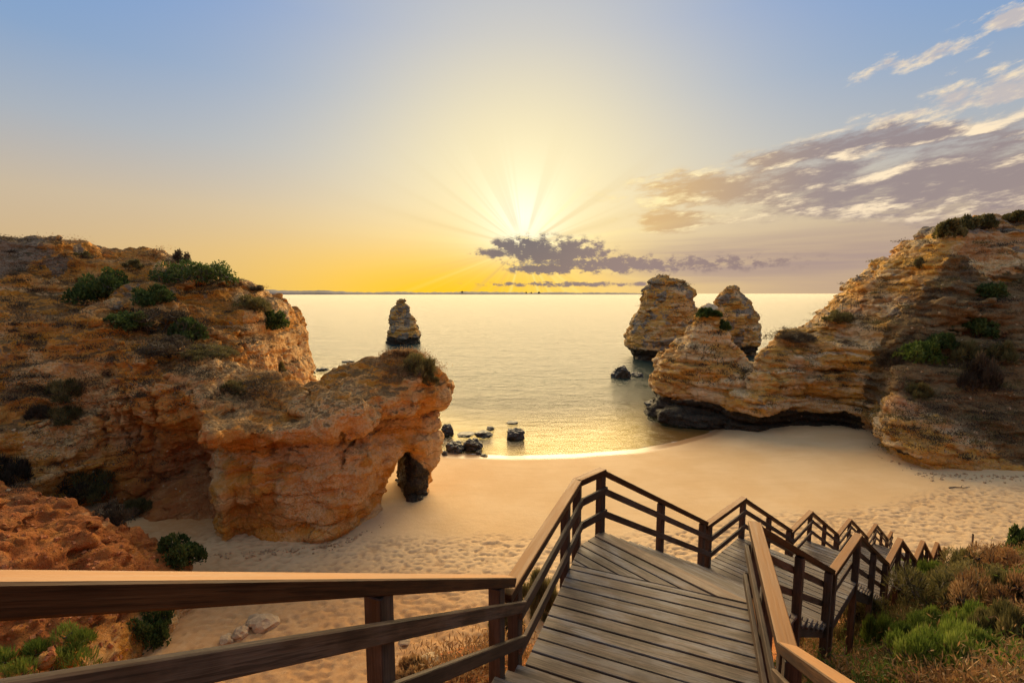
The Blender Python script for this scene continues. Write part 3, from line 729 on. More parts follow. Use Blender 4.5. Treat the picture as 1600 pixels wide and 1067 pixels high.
    def masks(V, N):
        x, y, z = V.T; up = N[:, 2]
        P = V / 2.2
        f = fbm(P, 4, .55, 60)
        inspur = (poly_sd(x, y, spur_poly) < .8)
        red = np.where(inspur, .95, 0)
        red = np.maximum(red, .35 * sstep(0, .5, fbm(V / 5, 3, .5, 61)) * (x < -9) * sstep(12, 3, z))
        red = np.maximum(red, .8 * (1 - sstep(2.5, 6, np.hypot(x - cx, y - cy))) * sstep(9, 6, z))
        soil = sstep(.45, .85, up) * sstep(5.5, 8, z) * np.where(inspur, .15, 1) * .75 + .25 * sstep(.1, .5, f) * sstep(.3, .6, up) * sstep(8, 14, z)
        grey = .85 * sstep(17.5, 19.5, z) * sstep(-43, -46, x) + .5 * sstep(.25, .5, f) * sstep(13, 17, z) + .5 * sstep(.1, .5, f) * sstep(.55, .2, up) * (z > 11) * (x < -25)
        wet = np.where(x > -14, sstep(1.5, .7, z) * .7, sstep(1.3, .6, z) * .35)
        uu = (x - c0[0]) * diry - (y - c0[1]) * dirx; wet = np.maximum(wet, .9 * sstep(-.1, .4, uu) * sstep(6.2, 4.6, z + 1.1 * np.maximum(uu - .5, 0)) * sstep(2.7, 2.1, uu))
        red = np.maximum(red, .9 * (np.hypot(x + 24.5, y - 34) < 6.2) * sstep(5.5, 3.5, z))
        pale = .95 * sstep(-.1, .4, fbm(V / 4.5, 3, .5, 64)) * (x > -36) + .6 * (x > -27) * (y > 44)
        pale = np.where(inspur, .8 * sstep(-17.6, -16.4, x) * (y > 19), pale); red = np.where(inspur, red * sstep(-16.2, -17.8, x + .4 * f), red)
        return dict(red=red, soil=soil, grey=grey, wet=wet, pale=pale)
    finish_rock('left_cliff', F, xs, ys, zs, M['rockL'], masks, True, (.28, .46, .24), 1.3, 10, (.9, .45), (1.4, .38), kind='structure', label='orange sandstone cliff and headland pierced by a small arch')
build_left()

# ---------------------------------------------------------------- right cliffs
main_poly = [(110, 40), (62, 48), (50, 50), (43, 53), (41.5, 56), (38, 57), (34, 56.2), (30.5, 54.6), (28, 57.5), (27, 62), (30, 66), (34, 64.5), (38, 66), (46, 72), (60, 80), (110, 90)]
main_h = tps([Y3(1190, 556, 60), Y3(1225, 524, 61), Y3(1280, 502, 62), Y3(1330, 482, 61), Y3(1372, 452, 60.5), Y3(1430, 412, 60), Y3(1475, 362, 59), Y3(1530, 352, 60), Y3(1600, 343, 62), Y3(1700, 330, 64),
    Y3(1180, 590, 57.5), Y3(1240, 560, 58.5), Y3(1300, 530, 58), Y3(1360, 505, 57), Y3(1430, 470, 55), Y3(1480, 430, 54.5), Y3(1540, 420, 56), Y3(1600, 420, 56), Y3(1160, 600, 61),
    (70, 75, 27), (50, 72, 16), (40, 68, 10), (90, 60, 30)])
but_poly = [(110, 36), Z2(1620, 760, 1.0), Z2(1540, 756, 1.0), Z2(1445, 748, 1.0), Z2(1400, 730, 1.0), Z2(1372, 712, 1.0), Z2(1368, 690, 1.0), (43, 54), (60, 56), (110, 56)]
but_h = tps([Y3(1378, 640, 44.5), Y3(1372, 600, 48), Y3(1400, 590, 47.5), Y3(1450, 545, 50), Y3(1500, 520, 51), Y3(1550, 490, 52.5), Y3(1600, 465, 53), Y3(1430, 640, 44), Y3(1480, 660, 42.8), Y3(1500, 610, 45), Y3(1560, 600, 45), Y3(1600, 640, 42.5), Y3(1600, 560, 47), Y3(1540, 700, 41.2), Y3(1600, 715, 40.4),
    (45, 54, 14), (60, 55, 19), (80, 50, 20), (80, 40, 8)])
knob_poly = [(23.0, 63.5), (27, 61.2), (30, 58.5), (33.5, 60), (35.0, 64), (33, 70), (29, 74.5), (24, 74.5), (21.6, 70.5), (21.6, 66.5)]
def build_right():
    s = .30
    xs, ys, zs = axis(18, 80, s), axis(36, 84, s), axis(-1.5, 31, s)
    X, Y = np.meshgrid(xs, ys, indexing='ij'); Z = zs[None, None, :].astype(np.float32)
    n0 = gridnoise(xs, ys, zs, (6, 6, 4), 21); n1 = gridnoise(xs, ys, zs, (2.6, 2.6, 1.6), 22); n2 = gridnoise(xs, ys, zs, (1.1, 1.1, .7), 23)
    warp = fbm2(X, Y, 12, 2, .5, 22) * 1.2
    pr = strata_profile(8, amp=1.3, notch=1.3, gap=(.8, 1.9))
    strat = pr(Z + warp[:, :, None] + .25 * n1 + 1 + (X[:, :, None] - 30) * .05).astype(np.float32)
    g = lambda a: a.astype(np.float32)[:, :, None]
    zs_under = np.interp(zs, [-2, 0, 1.2, 2.4, 3.4, 4.2, 30], [.5, .6, .9, .7, .2, 0, 0]).astype(np.float32)
    h = np.clip(main_h(X, Y), 0, 30) + .9 * fbm2(X, Y, 5, 4, .55, 26); h = terrace(h, 2.4, .8, 1.4 * fbm2(X, Y, 8, 2, .5, 36))
    a = smax((Z - g(h)) * .75, g(poly_sd(X, Y, main_poly)) + .05 * Z + strat + zs_under, .8)
    h = np.clip(but_h(X, Y), 0, 22) + .8 * fbm2(X, Y, 4, 4, .55, 27); h = terrace(h, 1.8, .5, 1.4 * fbm2(X, Y, 6, 2, .5, 37))
    ub = np.interp(zs, [-2, .8, 1.5, 2.5, 3.2, 30], [-.3, -.2, .5, .5, 0, 0]).astype(np.float32)
    b = smax((Z - g(h)) * .75, g(poly_sd(X, Y, but_poly)) + .04 * Z + strat * .6 + ub, .8)
    kx, ky, _ = Y3(1108, 490, 67)
    kh = 15.0 - 1.35 * np.maximum(0, np.hypot(X - kx, Y - ky) - .8) ** 1.0 + 2.0 * fbm2(X, Y, 2.5, 3, .5, 28)
    kh = np.maximum(kh, 7.6 - .05 * np.hypot(X - kx, Y - ky))
    kh = np.minimum(kh, 15.2)
    c = smax((Z - g(kh)) * .62, g(poly_sd(X, Y, knob_poly)) + .16 * (Z - 3) + strat * .8 + zs_under, .7)
    F = smin(smin(a, b, .8), c, 1.0)
    # low dark shelf of wave-cut rock at the foot of the knob
    sh = smax(Z - g(1.3 + .8 * fbm2(X, Y, 1.8, 3, .6, 29)), g(poly_sd(X, Y, [(21, 63), (23, 60.5), (27.5, 59), (31, 56.3), (33, 60), (24, 72), (20.5, 68)])), .3)
    F = smin(F, sh, .3)
    F = F + .6 * n0 + .36 * n1 + .16 * n2 + .28 * cellnoise(X, Y, Z, (2.6, 2.6, 1.0), 6, n1 * 1.2 + n0)
    # wind-hollowed caves in the top scar and the banded wall
    for (px, py, yy, rx, ry, rz) in [(1545, 395, 56.5, 4.2, 2.2, 1.5), (1285, 622, 56.5, 3.2, 1.6, .5), (1245, 640, 56.5, 3.0, 1.4, .45), (1300, 580, 57, 2.4, 1.4, .45), (1575, 540, 50, 1.5, 1, .8)]:
        q = at_y(px, py, yy)
        e = np.sqrt(g((X - q[0]) / rx) ** 2 + g((Y - q[1]) / ry) ** 2 + ((Z - q[2]) / rz) ** 2).astype(np.float32)
        F = smax(F, (1 - e) * min(rx, rz), .3)
    def masks(V, N):
        x, y, z = V.T; up = N[:, 2]; f = fbm(V / 3, 4, .55, 70); f2 = fbm(V / 1.6 * np.array([1, 1, .6]), 4, .55, 71)
        inb = poly_sd(x, y, but_poly) < .5
        outer = sstep(40, 32, x)
        wet = sstep(3.6, 2.2, z + .8 * f) * np.where(inb, .0, 1.0); wet = np.maximum(wet, np.where(inb, sstep(2.2, 1.2, z) * sstep(.1, -.3, f) * .8, 0))
        soil = sstep(.72, .95, up) * sstep(3, 6, z) * .6
        soil = np.maximum(soil, np.where(inb & (z > 2.2), .9 * sstep(-1.2, 1.2, x - 39.8 - (7.2 - z) * 1.25 + 2.2 * f2), 0))
        pale = np.where(inb, .42 * sstep(3, 6, z) * sstep(0.5, -1.5, x - 39.8 - (7.2 - z) * 1.25), .9 * sstep(.0, .35, fbm(V / np.array([7, 7, 1.3]), 3, .5, 75)))
        pale = np.maximum(pale, .9 * sstep(4.6, 3.0, np.hypot((x - 58.5) * .8, (z - 22.6) * 1.7)))
        soil = np.maximum(soil, .55 * sstep(.15, .5, f) * (z > 8) * sstep(.35, .6, up))
        grey = .9 * sstep(25.0, 26.5, z) * (x < 62) + .75 * sstep(.1, .45, f) * sstep(12, 17, z) + .45 * sstep(.15, .5, f) * (x < 36)
        red = .6 * sstep(.15, .6, fbm(V / 5, 3, .5, 72)) * sstep(34, 38, x) * (z > 3) + np.where((x > 56) & (z > 22) & (y > 58), .5, 0)
        return dict(red=np.clip(red, 0, .8), soil=soil, grey=grey * (pale < .8), wet=wet, pale=pale)
    finish_rock('right_cliff', F, xs, ys, zs, M['rockR'], masks, True, (.34, .42, .18), 2.2, 30, (1.0, .75), (1.5, .45), kind='structure', label='banded ochre cliff with scrub on top on the right of the bay')
build_right()

# ---------------------------------------------------------------- sea stacks
def stack(name, cx, cy, prof, s, seed, label, ell=1.0, amp=1.0, wetz=4.0, topsoil=True):
    """prof: list of (z, radius, dx) rings"""
    pz = [p[0] for p in prof]; R = max(p[1] for p in prof) + 3; zt = pz[-1] + 2
    xs, ys, zs = axis(cx - R, cx + R, s), axis(cy - R * ell, cy + R * ell, s), axis(-1.5, zt, s)
    X, Y = np.meshgrid(xs, ys, indexing='ij'); Z = zs[None, None, :].astype(np.float32)
    n0 = gridnoise(xs, ys, zs, (5, 5, 5), seed); n1 = gridnoise(xs, ys, zs, (2.4, 2.4, 1.5), seed + 1); n2 = gridnoise(xs, ys, zs, (1, 1, .8), seed + 2)
    rad = np.interp(zs, pz, [p[1] for p in prof]).astype(np.float32); off = np.interp(zs, pz, [p[2] for p in prof]).astype(np.float32)
    strat = strata_profile(seed, amp=amp * 1.2, notch=.6 * amp, gap=(1.0, 3.0))(Z + 1 + 1.0 * n0 + .5 * n1).astype(np.float32)
    rr = np.sqrt((X[:, :, None] - cx - off) ** 2 + ((Y[:, :, None] - cy) / ell) ** 2).astype(np.float32)
    F = smax(rr - rad + strat, (Z - pz[-1]) * .8, .8) + .9 * n0 * min(1, amp) + .6 * n1 * amp + .25 * n2 * amp + .4 * amp * cellnoise(X, Y, Z, (2.6, 2.6, 1.3), seed, n1 + n0)
    def masks(V, N):
        z = V[:, 2]; f = fbm(V / 2.5, 4, .55, seed); f2 = fbm(V / 1.0, 3, .55, seed + 5)
        wet = sstep(wetz, wetz * .45, z + f * .9)
        top = pz[-1]
        soil = sstep(.5, .85, N[:, 2]) * sstep(wetz, wetz + 2, z) * .6 + .55 * sstep(top * .55, top * .95, z) * sstep(-.1, .35, f2)
        grey = .75 * sstep(-.1, .35, f) + .4 * sstep(top * .6, top, z)
        pale = .7 * sstep(.0, .4, fbm(V / np.array([9, 9, 1.5]), 3, .5, seed + 8)) * sstep(top * .85, top * .6, z)
        return dict(red=V[:, 0] * 0, soil=soil, grey=np.clip(grey, 0, 1), wet=wet, pale=pale)
    finish_rock(name, F, xs, ys, zs, M['rockR'], masks, True, (.35, .45, .2), 2.2, seed + 40, (.75, .8), (2.0, .6), label=label, cat='sea stack')
q = at_y(1037, 500, 128)
stack('sea_stack', q[0], q[1], [(-2, 9.2, .0), (1.5, 9.0, -.2), (3.0, 9.7, -.2), (6, 9.6, -.1), (9.5, 9.1, 0), (12.5, 8.3, .4), (15.5, 7.3, .6), (18.5, 6.4, .7), (21, 4.6, .3), (22.4, 2.4, -.3)], .42, 101, 'tallest sea stack, wide banded rock right of the bay')
q = at_y(1145, 500, 136)
stack('sea_stack', q[0], q[1], [(-2, 6.6, .8), (1.5, 6.2, .8), (4, 6.6, .4), (8, 6.9, 0), (12, 6.6, -.1), (15, 5.4, -.5), (17.3, 4.2, -.9), (18.8, 2.2, -1.0)], .42, 131, 'rounded sea stack standing behind the rocky knob at far right')
q = at_y(630, 500, 166)
stack('sea_stack', q[0], q[1], [(-2, 6.2, 0), (1, 5.9, 0), (3.5, 5.9, .1), (6.0, 5.4, .1), (7.0, 4.6, -.3), (9.5, 4.3, -.4), (10.4, 3.7, -.5), (13, 3.3, -.6), (13.8, 2.2, -.7), (15.2, 1.2, -.8), (16.3, .5, -.7)], .3, 151, 'lone pointed sea stack out on the open water', amp=.55, wetz=3.4)

# ================================================================== wooden staircase
def box_mesh(L, Wd, T, mat, ch=.006, sag=0.0):
    """bevelled board centred on the origin, length along x"""
    bm = bmesh.new(); bmesh.ops.create_cube(bm, size=1.0)
    for v in bm.verts: v.co = Vector((v.co.x * L, v.co.y * Wd, v.co.z * T))
    bmesh.ops.bevel(bm, geom=bm.edges[:], offset=min(ch, T * .2, Wd * .2), segments=1, affect='EDGES', profile=.5)
    me = bpy.data.meshes.new('board'); bm.to_mesh(me); bm.free(); me.materials.append(mat); return me
def board(name, p0, p1, Wd, T, mat, parent, up=(0, 0, 1), ch=.006, roll=0.0):
    p0, p1 = Vector(p0), Vector(p1); x = (p1 - p0); L = x.length; x.normalize()
    z = Vector(up); y = z.cross(x).normalized(); z = x.cross(y)
    me = box_mesh(L, Wd, T, mat, ch)
    o = obj(name, me, parent)
    R = Matrix((x, y, z)).transposed().to_4x4()
    if roll: R = R @ Matrix.Rotation(roll, 4, 'X')
    o.matrix_world = Matrix.Translation((p0 + p1) / 2) @ R
    return o
def clip_half(poly, n, c):
    """keep points with n.p <= c"""
    out = []
    for i in range(len(poly)):
        a, b = poly[i], poly[(i + 1) % len(poly)]
        da, db = n[0] * a[0] + n[1] * a[1] - c, n[0] * b[0] + n[1] * b[1] - c
        if da <= 0: out.append(a)
        if (da < 0) != (db < 0) and da != db:
            t = da / (da - db); out.append((a[0] + t * (b[0] - a[0]), a[1] + t * (b[1] - a[1])))
    return out
def plank_poly(name, poly, z, T, ang, mat, parent, jit=0.0):
    """plank from a convex plan polygon; ang = world angle of its length axis"""
    cx = sum(p[0] for p in poly) / len(poly); cy = sum(p[1] for p in poly) / len(poly)
    ca, sa = math.cos(ang), math.sin(ang)
    loc = [((p[0] - cx) * ca + (p[1] - cy) * sa, -(p[0] - cx) * sa + (p[1] - cy) * ca) for p in poly]
    ar = sum(loc[i][0] * loc[(i + 1) % len(loc)][1] - loc[(i + 1) % len(loc)][0] * loc[i][1] for i in range(len(loc))) / 2
    if ar < 0: loc = loc[::-1]
    if abs(ar) < 1e-3: return None
    bm = bmesh.new(); vs = [bm.verts.new((x, y, T / 2)) for x, y in loc]; f = bm.faces.new(vs)
    r = bmesh.ops.extrude_face_region(bm, geom=[f]); 
    for v in r['geom']:
        if isinstance(v, bmesh.types.BMVert): v.co.z -= T
    bmesh.ops.recalc_face_normals(bm, faces=bm.faces[:])
    bmesh.ops.bevel(bm, geom=[e for e in bm.edges], offset=.006, segments=1, affect='EDGES')
    me = bpy.data.meshes.new(name); bm.to_mesh(me); bm.free(); me.materials.append(mat)
    o = obj(name, me, parent); o.location = (cx, cy, z - T / 2 + jit); o.rotation_euler = (random.uniform(-.004, .004), random.uniform(-.002, .002), ang)
    return o

def build_stairs():
    root = obj('wooden_staircase', None, label='long wooden boardwalk staircase with railings descending to the sand', cat='staircase')
    rj = random.Random(3)
    def fr(az):
        a = math.radians(az); return np.array([math.sin(a), math.cos(a)]), np.array([math.cos(a), -math.sin(a)])
    d0, q0 = fr(22.0); dS, qS = fr(48.5)
    A = np.array([.10, 4.23]); W0 = 2.2; z1 = H - 3.84; SL0 = .608
    E = np.array([1.44, 7.03]); WS = 2.3; RUN, LAND, DROP = 3.92, 1.88, 2.26
    def P(v, z): return (float(v[0]), float(v[1]), float(z))
    HR, MR, LR = 1.05, .76, .386          # tops of handrail, middle and lower rail above the boards
    HT, HW, RT, RH = .10, .145, .042, .12
    PW = .115
    # ---- landing by the camera: boards across, then boards turned to the new heading
    FR = E + WS * qS
    poly = [tuple(A + d0 * -.05 + q0 * -.02), tuple(A + d0 * 2.58 + q0 * -.02), tuple(E + dS * .02), tuple(FR + dS * .02), tuple(A + d0 * -.05 + q0 * W0)]
    cz = 2.04
    k = 0; s = -.05
    while s < cz - .05:
        e = min(s + .18, cz)
        pl = clip_half(clip_half(poly, d0, float(d0 @ A + e)), -d0, -float(d0 @ A + s))
        if len(pl) >= 3: plank_poly('plank', pl, z1, .045, math.atan2(q0[1], q0[0]), M['deck'], root, rj.uniform(-.003, .003))
        s = e + rj.uniform(.015, .022)
    wedge = clip_half(poly, -d0, -float(d0 @ A + cz + .012)); cE = float(dS @ E) + .02
    e = cE; first = True
    while True:
        s = e - (.20 if first else .165)
        pl = clip_half(clip_half(wedge, dS, e), -dS, -s)
        if len(pl) < 3: break
        plank_poly('plank', pl, z1 + (.012 if first else 0), .055 if first else .045, math.atan2(qS[1], qS[0]), M['nosing'] if first else M['deck'], root)
        e = s - .018; first = False
    # beams under the landing
    for t in (.1, W0 / 2, W0 - .15):
        board('joist', P(A + d0 * .02 + q0 * t, z1 - .14), P(A + d0 * 2.0 + q0 * t, z1 - .14), .07, .18, M['dark'], root)
    board('joist', P(E + dS * -.05 + qS * .05, z1 - .14), P(FR + dS * -.05 - qS * .05, z1 - .14), .07, .18, M['dark'], root)
    def ground(v): return float(max(hill_z(v[0], v[1]), beach_z(np.array(v[0]), np.array(v[1])))) - .4
    def post(v, ztop, zbot, w=PW, az=22.0, mat='dark', name='post'):
        a = math.radians(90 - az)
        return board(name, P(v, zbot), P(v, ztop), w, w, M[mat], root, up=(math.cos(a), math.sin(a), 0))
    def rails(v0, z0, v1, z1_, inn, ext0=0.0, ext1=0.0, top='rail', hand=True, low=True, e2=(0, 0), hs=None):
        """handrail over the posts, two boards on their inner faces; inn = unit vector towards the walkway"""
        v0, v1 = np.array(v0), np.array(v1); L = np.linalg.norm(v1 - v0); u = (v1 - v0) / L; g = (z1_ - z0) / L
        def pt(s, off, h): return P(v0 + u * s + np.array(inn) * off, z0 + g * s + h)
        c = math.cos(math.atan(g))
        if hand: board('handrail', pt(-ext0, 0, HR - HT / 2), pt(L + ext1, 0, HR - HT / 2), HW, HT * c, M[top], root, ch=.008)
        if low:
            for h in (hs or (MR, LR)): board('rail', pt(-e2[0], PW / 2 + RT / 2 + .001, h - RH / 2), pt(L + e2[1], PW / 2 + RT / 2 + .001, h - RH / 2), RT, RH * c, M['rail_side'], root, ch=.006)
    OUT = -.075     # posts stand this far outside the boards
    # ---- first flight, from the landing up past the camera
    n0 = 15; tr = .28; ri = tr * SL0
    for i in range(n0):
        s1 = -.06 - tr * i; zt = z1 + ri * (i + 1) - .0
        for h in (0, 1):
            a0 = s1 - h * (tr / 2); pl = [tuple(A + d0 * a0 + q0 * -.02), tuple(A + d0 * a0 + q0 * W0), tuple(A + d0 * (a0 - tr / 2 + .01) + q0 * W0), tuple(A + d0 * (a0 - tr / 2 + .01) + q0 * -.02)]
            plank_poly('tread', pl, zt, .045, math.atan2(q0[1], q0[0]), M['deck'], root)
    for t in (-.02, W0 - .05):
        board('stringer', P(A + d0 * -.1 + q0 * t, z1 - .08), P(A + d0 * -4.1 + q0 * t, z1 - .08 + 4.0 * SL0), .06, .24, M['dark'], root)
    lo = OUT
    def L0(s, t): return A + d0 * s + q0 * t
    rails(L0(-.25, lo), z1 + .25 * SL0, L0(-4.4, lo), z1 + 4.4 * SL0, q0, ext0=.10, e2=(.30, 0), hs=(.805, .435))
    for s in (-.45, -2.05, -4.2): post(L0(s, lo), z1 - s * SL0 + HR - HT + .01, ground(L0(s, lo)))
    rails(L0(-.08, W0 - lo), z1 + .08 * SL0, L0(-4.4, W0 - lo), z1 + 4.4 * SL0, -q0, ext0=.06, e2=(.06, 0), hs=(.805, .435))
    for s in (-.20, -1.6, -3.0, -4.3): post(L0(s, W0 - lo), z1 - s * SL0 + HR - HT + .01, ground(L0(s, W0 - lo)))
    # ---- rails of that landing
    Cn = L0(2.56, lo); En = E + qS * lo * .2
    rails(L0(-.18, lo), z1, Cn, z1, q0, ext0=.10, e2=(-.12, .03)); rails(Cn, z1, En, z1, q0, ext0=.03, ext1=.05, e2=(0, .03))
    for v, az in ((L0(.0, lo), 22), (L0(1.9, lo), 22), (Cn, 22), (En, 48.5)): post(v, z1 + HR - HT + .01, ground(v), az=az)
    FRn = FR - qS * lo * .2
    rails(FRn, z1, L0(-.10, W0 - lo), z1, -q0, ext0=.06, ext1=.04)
    for v in (FRn + np.array([.03, .0]), L0(1.0, W0 - lo), L0(.02, W0 - lo)): post(v, z1 + HR - HT + .01, ground(v))
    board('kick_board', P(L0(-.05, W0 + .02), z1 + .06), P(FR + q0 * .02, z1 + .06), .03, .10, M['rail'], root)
    # ---- five straight flights with landings
    for k in range(5):
        B = E + dS * (RUN + LAND) * k; zb = z1 - DROP * k; zn = zb - DROP; n = 13; run = RUN / n; rise = DROP / (n + 0.0)
        g = DROP / RUN
        for i in range(1, n):
            s0 = run * (i - 1) + .03; zt = zb - rise * i
            for h in (0, 1):
                a0 = s0 + h * run / 2
                pl = [tuple(B + dS * a0 + qS * -.05), tuple(B + dS * a0 + qS * (WS + .05)), tuple(B + dS * (a0 + run / 2 - .012) + qS * (WS + .05)), tuple(B + dS * (a0 + run / 2 - .012) + qS * -.05)]
                if k < 3 or h == 0: plank_poly('tread', pl if k < 3 else [pl[0], pl[1], tuple(B + dS * (a0 + run - .012) + qS * (WS + .05)), tuple(B + dS * (a0 + run - .012) + qS * -.05)], zt + rj.uniform(-.003, .003), .05, math.atan2(qS[1], qS[0]), M['deck'], root)
        for t in (.02, WS / 2, WS - .02):
            board('stringer', P(B + dS * .05 + qS * t, zb - rise - .16), P(B + dS * (RUN - .02) + qS * t, zn - .16), .06, .24, M['dark'], root)
        N0 = B + dS * RUN
        ln = LAND if k < 4 else 1.2
        m = 11; bw = ln / m
        for i in range(m):
            pl = [tuple(N0 + dS * (bw * i + (.0 if i else -.03)) + qS * -.06), tuple(N0 + dS * (bw * i + (.0 if i else -.03)) + qS * (WS + .06)), tuple(N0 + dS * (bw * (i + 1) - .013) + qS * (WS + .06)), tuple(N0 + dS * (bw * (i + 1) - .013) + qS * -.06)]
            plank_poly('plank', pl, zn + rj.uniform(-.003, .003), .045, math.atan2(qS[1], qS[0]), M['deck'], root)
        for t in (-.01, WS + .01):
            board('joist', P(N0 + dS * .02 + qS * t, zn - .15), P(N0 + dS * (ln - .03) + qS * t, zn - .15), .06, .20, M['dark'], root)
        for side, t, inn in (('l', lo * .2, qS), ('r', WS - lo * .2, -qS)):
            b, e = B + qS * t, N0 + qS * t
            rails(b + dS * .03, zb - .03 * g, b + dS * (RUN - .25), zb - (RUN - .25) * g, inn, ext0=.02, ext1=.10, e2=(.02, .28))
            f = e + dS * ln
            rails(e + dS * -.10, zn, f, zn, inn, ext0=.06, ext1=.05, e2=(-.06, .02))
            for s in (RUN * .48, RUN - .28): v = b + dS * s; post(v, zb - s * g + HR - HT + .01, zb - s * g - .9 if s < 3 else ground(v), az=48.5)
            for v in (e + dS * .04, f): post(v, zn + HR - HT + .01, ground(v), az=48.5)
M['nosing'] = wood_material('brown_nosing_board', (.27, .165, .085), (.13, .075, .038), (.24, .18, .12), .6, .4, .2)
M['rail_side'] = wood_material('brown_rail_board', (.125, .072, .038), (.042, .024, .013), (.12, .095, .075), .65, .4, .2)
build_stairs()

# ================================================================== rocks in the water and on the sand
bpy.context.view_layer.update()
DG = bpy.context.evaluated_depsgraph_get()
def hit(px, py, dist=400):
    r = Vector(ray(px, py)).normalized()
    ok, loc, nor, idx, ob, mt = S.ray_cast(DG, Vector((0, 0, H)), r, distance=dist)
    return (loc, nor, ob) if ok else (None, None, None)
def hit_land(px, py):
    """first hit that is land, looking past the stairs"""
    r = Vector(ray(px, py)).normalized(); o = Vector((0, 0, H))
    for _ in range(30):
        ok, loc, nor, idx, ob, mt = S.ray_cast(DG, o, r)
        if not ok: return None, None
        if ob.name.split('.')[0] in ('left_cliff', 'right_cliff', 'hillside', 'beach', 'sea_stack', 'sea'): return loc, nor
        o = loc + r * .02
    return None, None
def down(x, y, z=60):
    for _ in range(1):
        o = Vector((x, y, z))
        for _k in range(30):
            ok, loc, nor, idx, ob, mt = S.ray_cast(DG, o, Vector((0, 0, -1)))
            if not ok: return None, None
            if ob.name.split('.')[0] in ('left_cliff', 'right_cliff', 'hillside', 'beach', 'sea_stack'): return loc, nor
            o = loc - Vector((0, 0, .02))
    return None, None

def rock_mesh(name, rx, ry, rz, seed, mat, rough=.35, n=3):
    bm = bmesh.new(); bmesh.ops.create_icosphere(bm, subdivisions=n + 1, radius=1.0)
    V = np.array([v.co for v in bm.verts])
    d = 1 + rough * fbm(V * 1.3 + seed * 5.1, 3, .5, seed) + rough * .45 * fbm(V * 3.5 + seed, 3, .55, seed + 1, True)
    V = V * d[:, None]; V = np.sign(V) * np.abs(V) ** .9
    for v, c in zip(bm.verts, V): v.co = (c[0] * rx, c[1] * ry, c[2] * rz)
    me = bpy.data.meshes.new(name); bm.to_mesh(me); bm.free(); me.materials.append(mat)
    for p in me.polygons: p.use_smooth = False
    return me
k = 0
for (px, py, w, hh, lab) in [
    (806, 682, 27, 15, 'big rounded dark boulder standing alone in the shallows'),
    (740, 701, 27, 19, 'dark seaweed-covered boulder in the shallows, second from the arch'),
    (711, 703, 25, 15, 'low dark boulder at the water edge beside the arch'),
    (698, 677, 18, 16, 'dark boulder half hidden behind the arch rock'),
    (695, 712, 9, 9, 'small dark stone at the foot of the arch'),
    (755, 679, 24, 7, 'flat dark reef awash behind the boulders'),
    (727, 679, 26, 3, 'thin dark reef just breaking the surface near the arch'),
    (748, 709, 9, 6, 'small dark stone between the near boulders'),
    (757, 713, 11, 4, 'flat dark stone at the edge of the wash'),
    (766, 670, 12, 4, 'small flat rock farther out behind the reef'),
    (801, 661, 16, 3, 'thin sliver of rock awash beyond the lone boulder'),
    (716, 692, 10, 4, 'little dark rock between reef and low boulder'),
    (970, 589, 25, 20, 'jagged dark rock rising from the water left of the cliff point'),
    (995, 587, 18, 6, 'low dark rock next to the jagged rock'),
    (545, 565, 17, 3, 'flat distant reef farthest right behind the left cliff'),
    (503, 578, 15, 4, 'flat distant reef beside the far cliff edge'),
    (487, 582, 10, 3, 'smallest distant reef nearest the far cliff edge'),
    (1022, 634, 22, 9, 'dark wave-cut rock at the tip of the right point'),
    (1045, 645, 26, 10, 'dark ledge rock below the right point')]:
    p = at_z(px, py, 0.0); sc = p[1] / FPX * 1.0
    rx = w * sc / 2; rz = hh * sc * .66
    o = obj('sea_rock', rock_mesh('sea_rock', rx, rx * .9, rz, 200 + k, M['wetrock'], .55), label=lab, cat='rock', group='dark rocks in the shallows')
    o.location = (p[0], p[1], rz * .22); o.rotation_euler[2] = k * 1.3; k += 1
for (px, py, w, hh, lab) in [
    (408, 977, 44, 24, 'largest pale limestone block lying on the sand below the railing'),
    (376, 993, 26, 22, 'grey block wedged against the largest pale limestone block'),
    (354, 1002, 26, 15, 'pale stone leftmost of the limestone blocks on the sand'),
    (632, 1003, 18, 5, 'flat pale stone half buried in sand behind the railing posts'),
    (668, 1040, 46, 20, 'pale boulder on the slope below the lower rail')]:
    p, nn = hit_land(px, py)
    if p is None: continue
    sc = p.y / FPX * 1.05
    o = obj('limestone_block', rock_mesh('limestone_block', w * sc / 2, w * sc * .38, hh * sc / 2, 300 + k, M['palerock'], .45, 2), label=lab, cat='rock', group='limestone blocks on the sand')
    o.location = (p.x, p.y, p.z + hh * sc * .12); o.rotation_euler[2] = k; k += 1

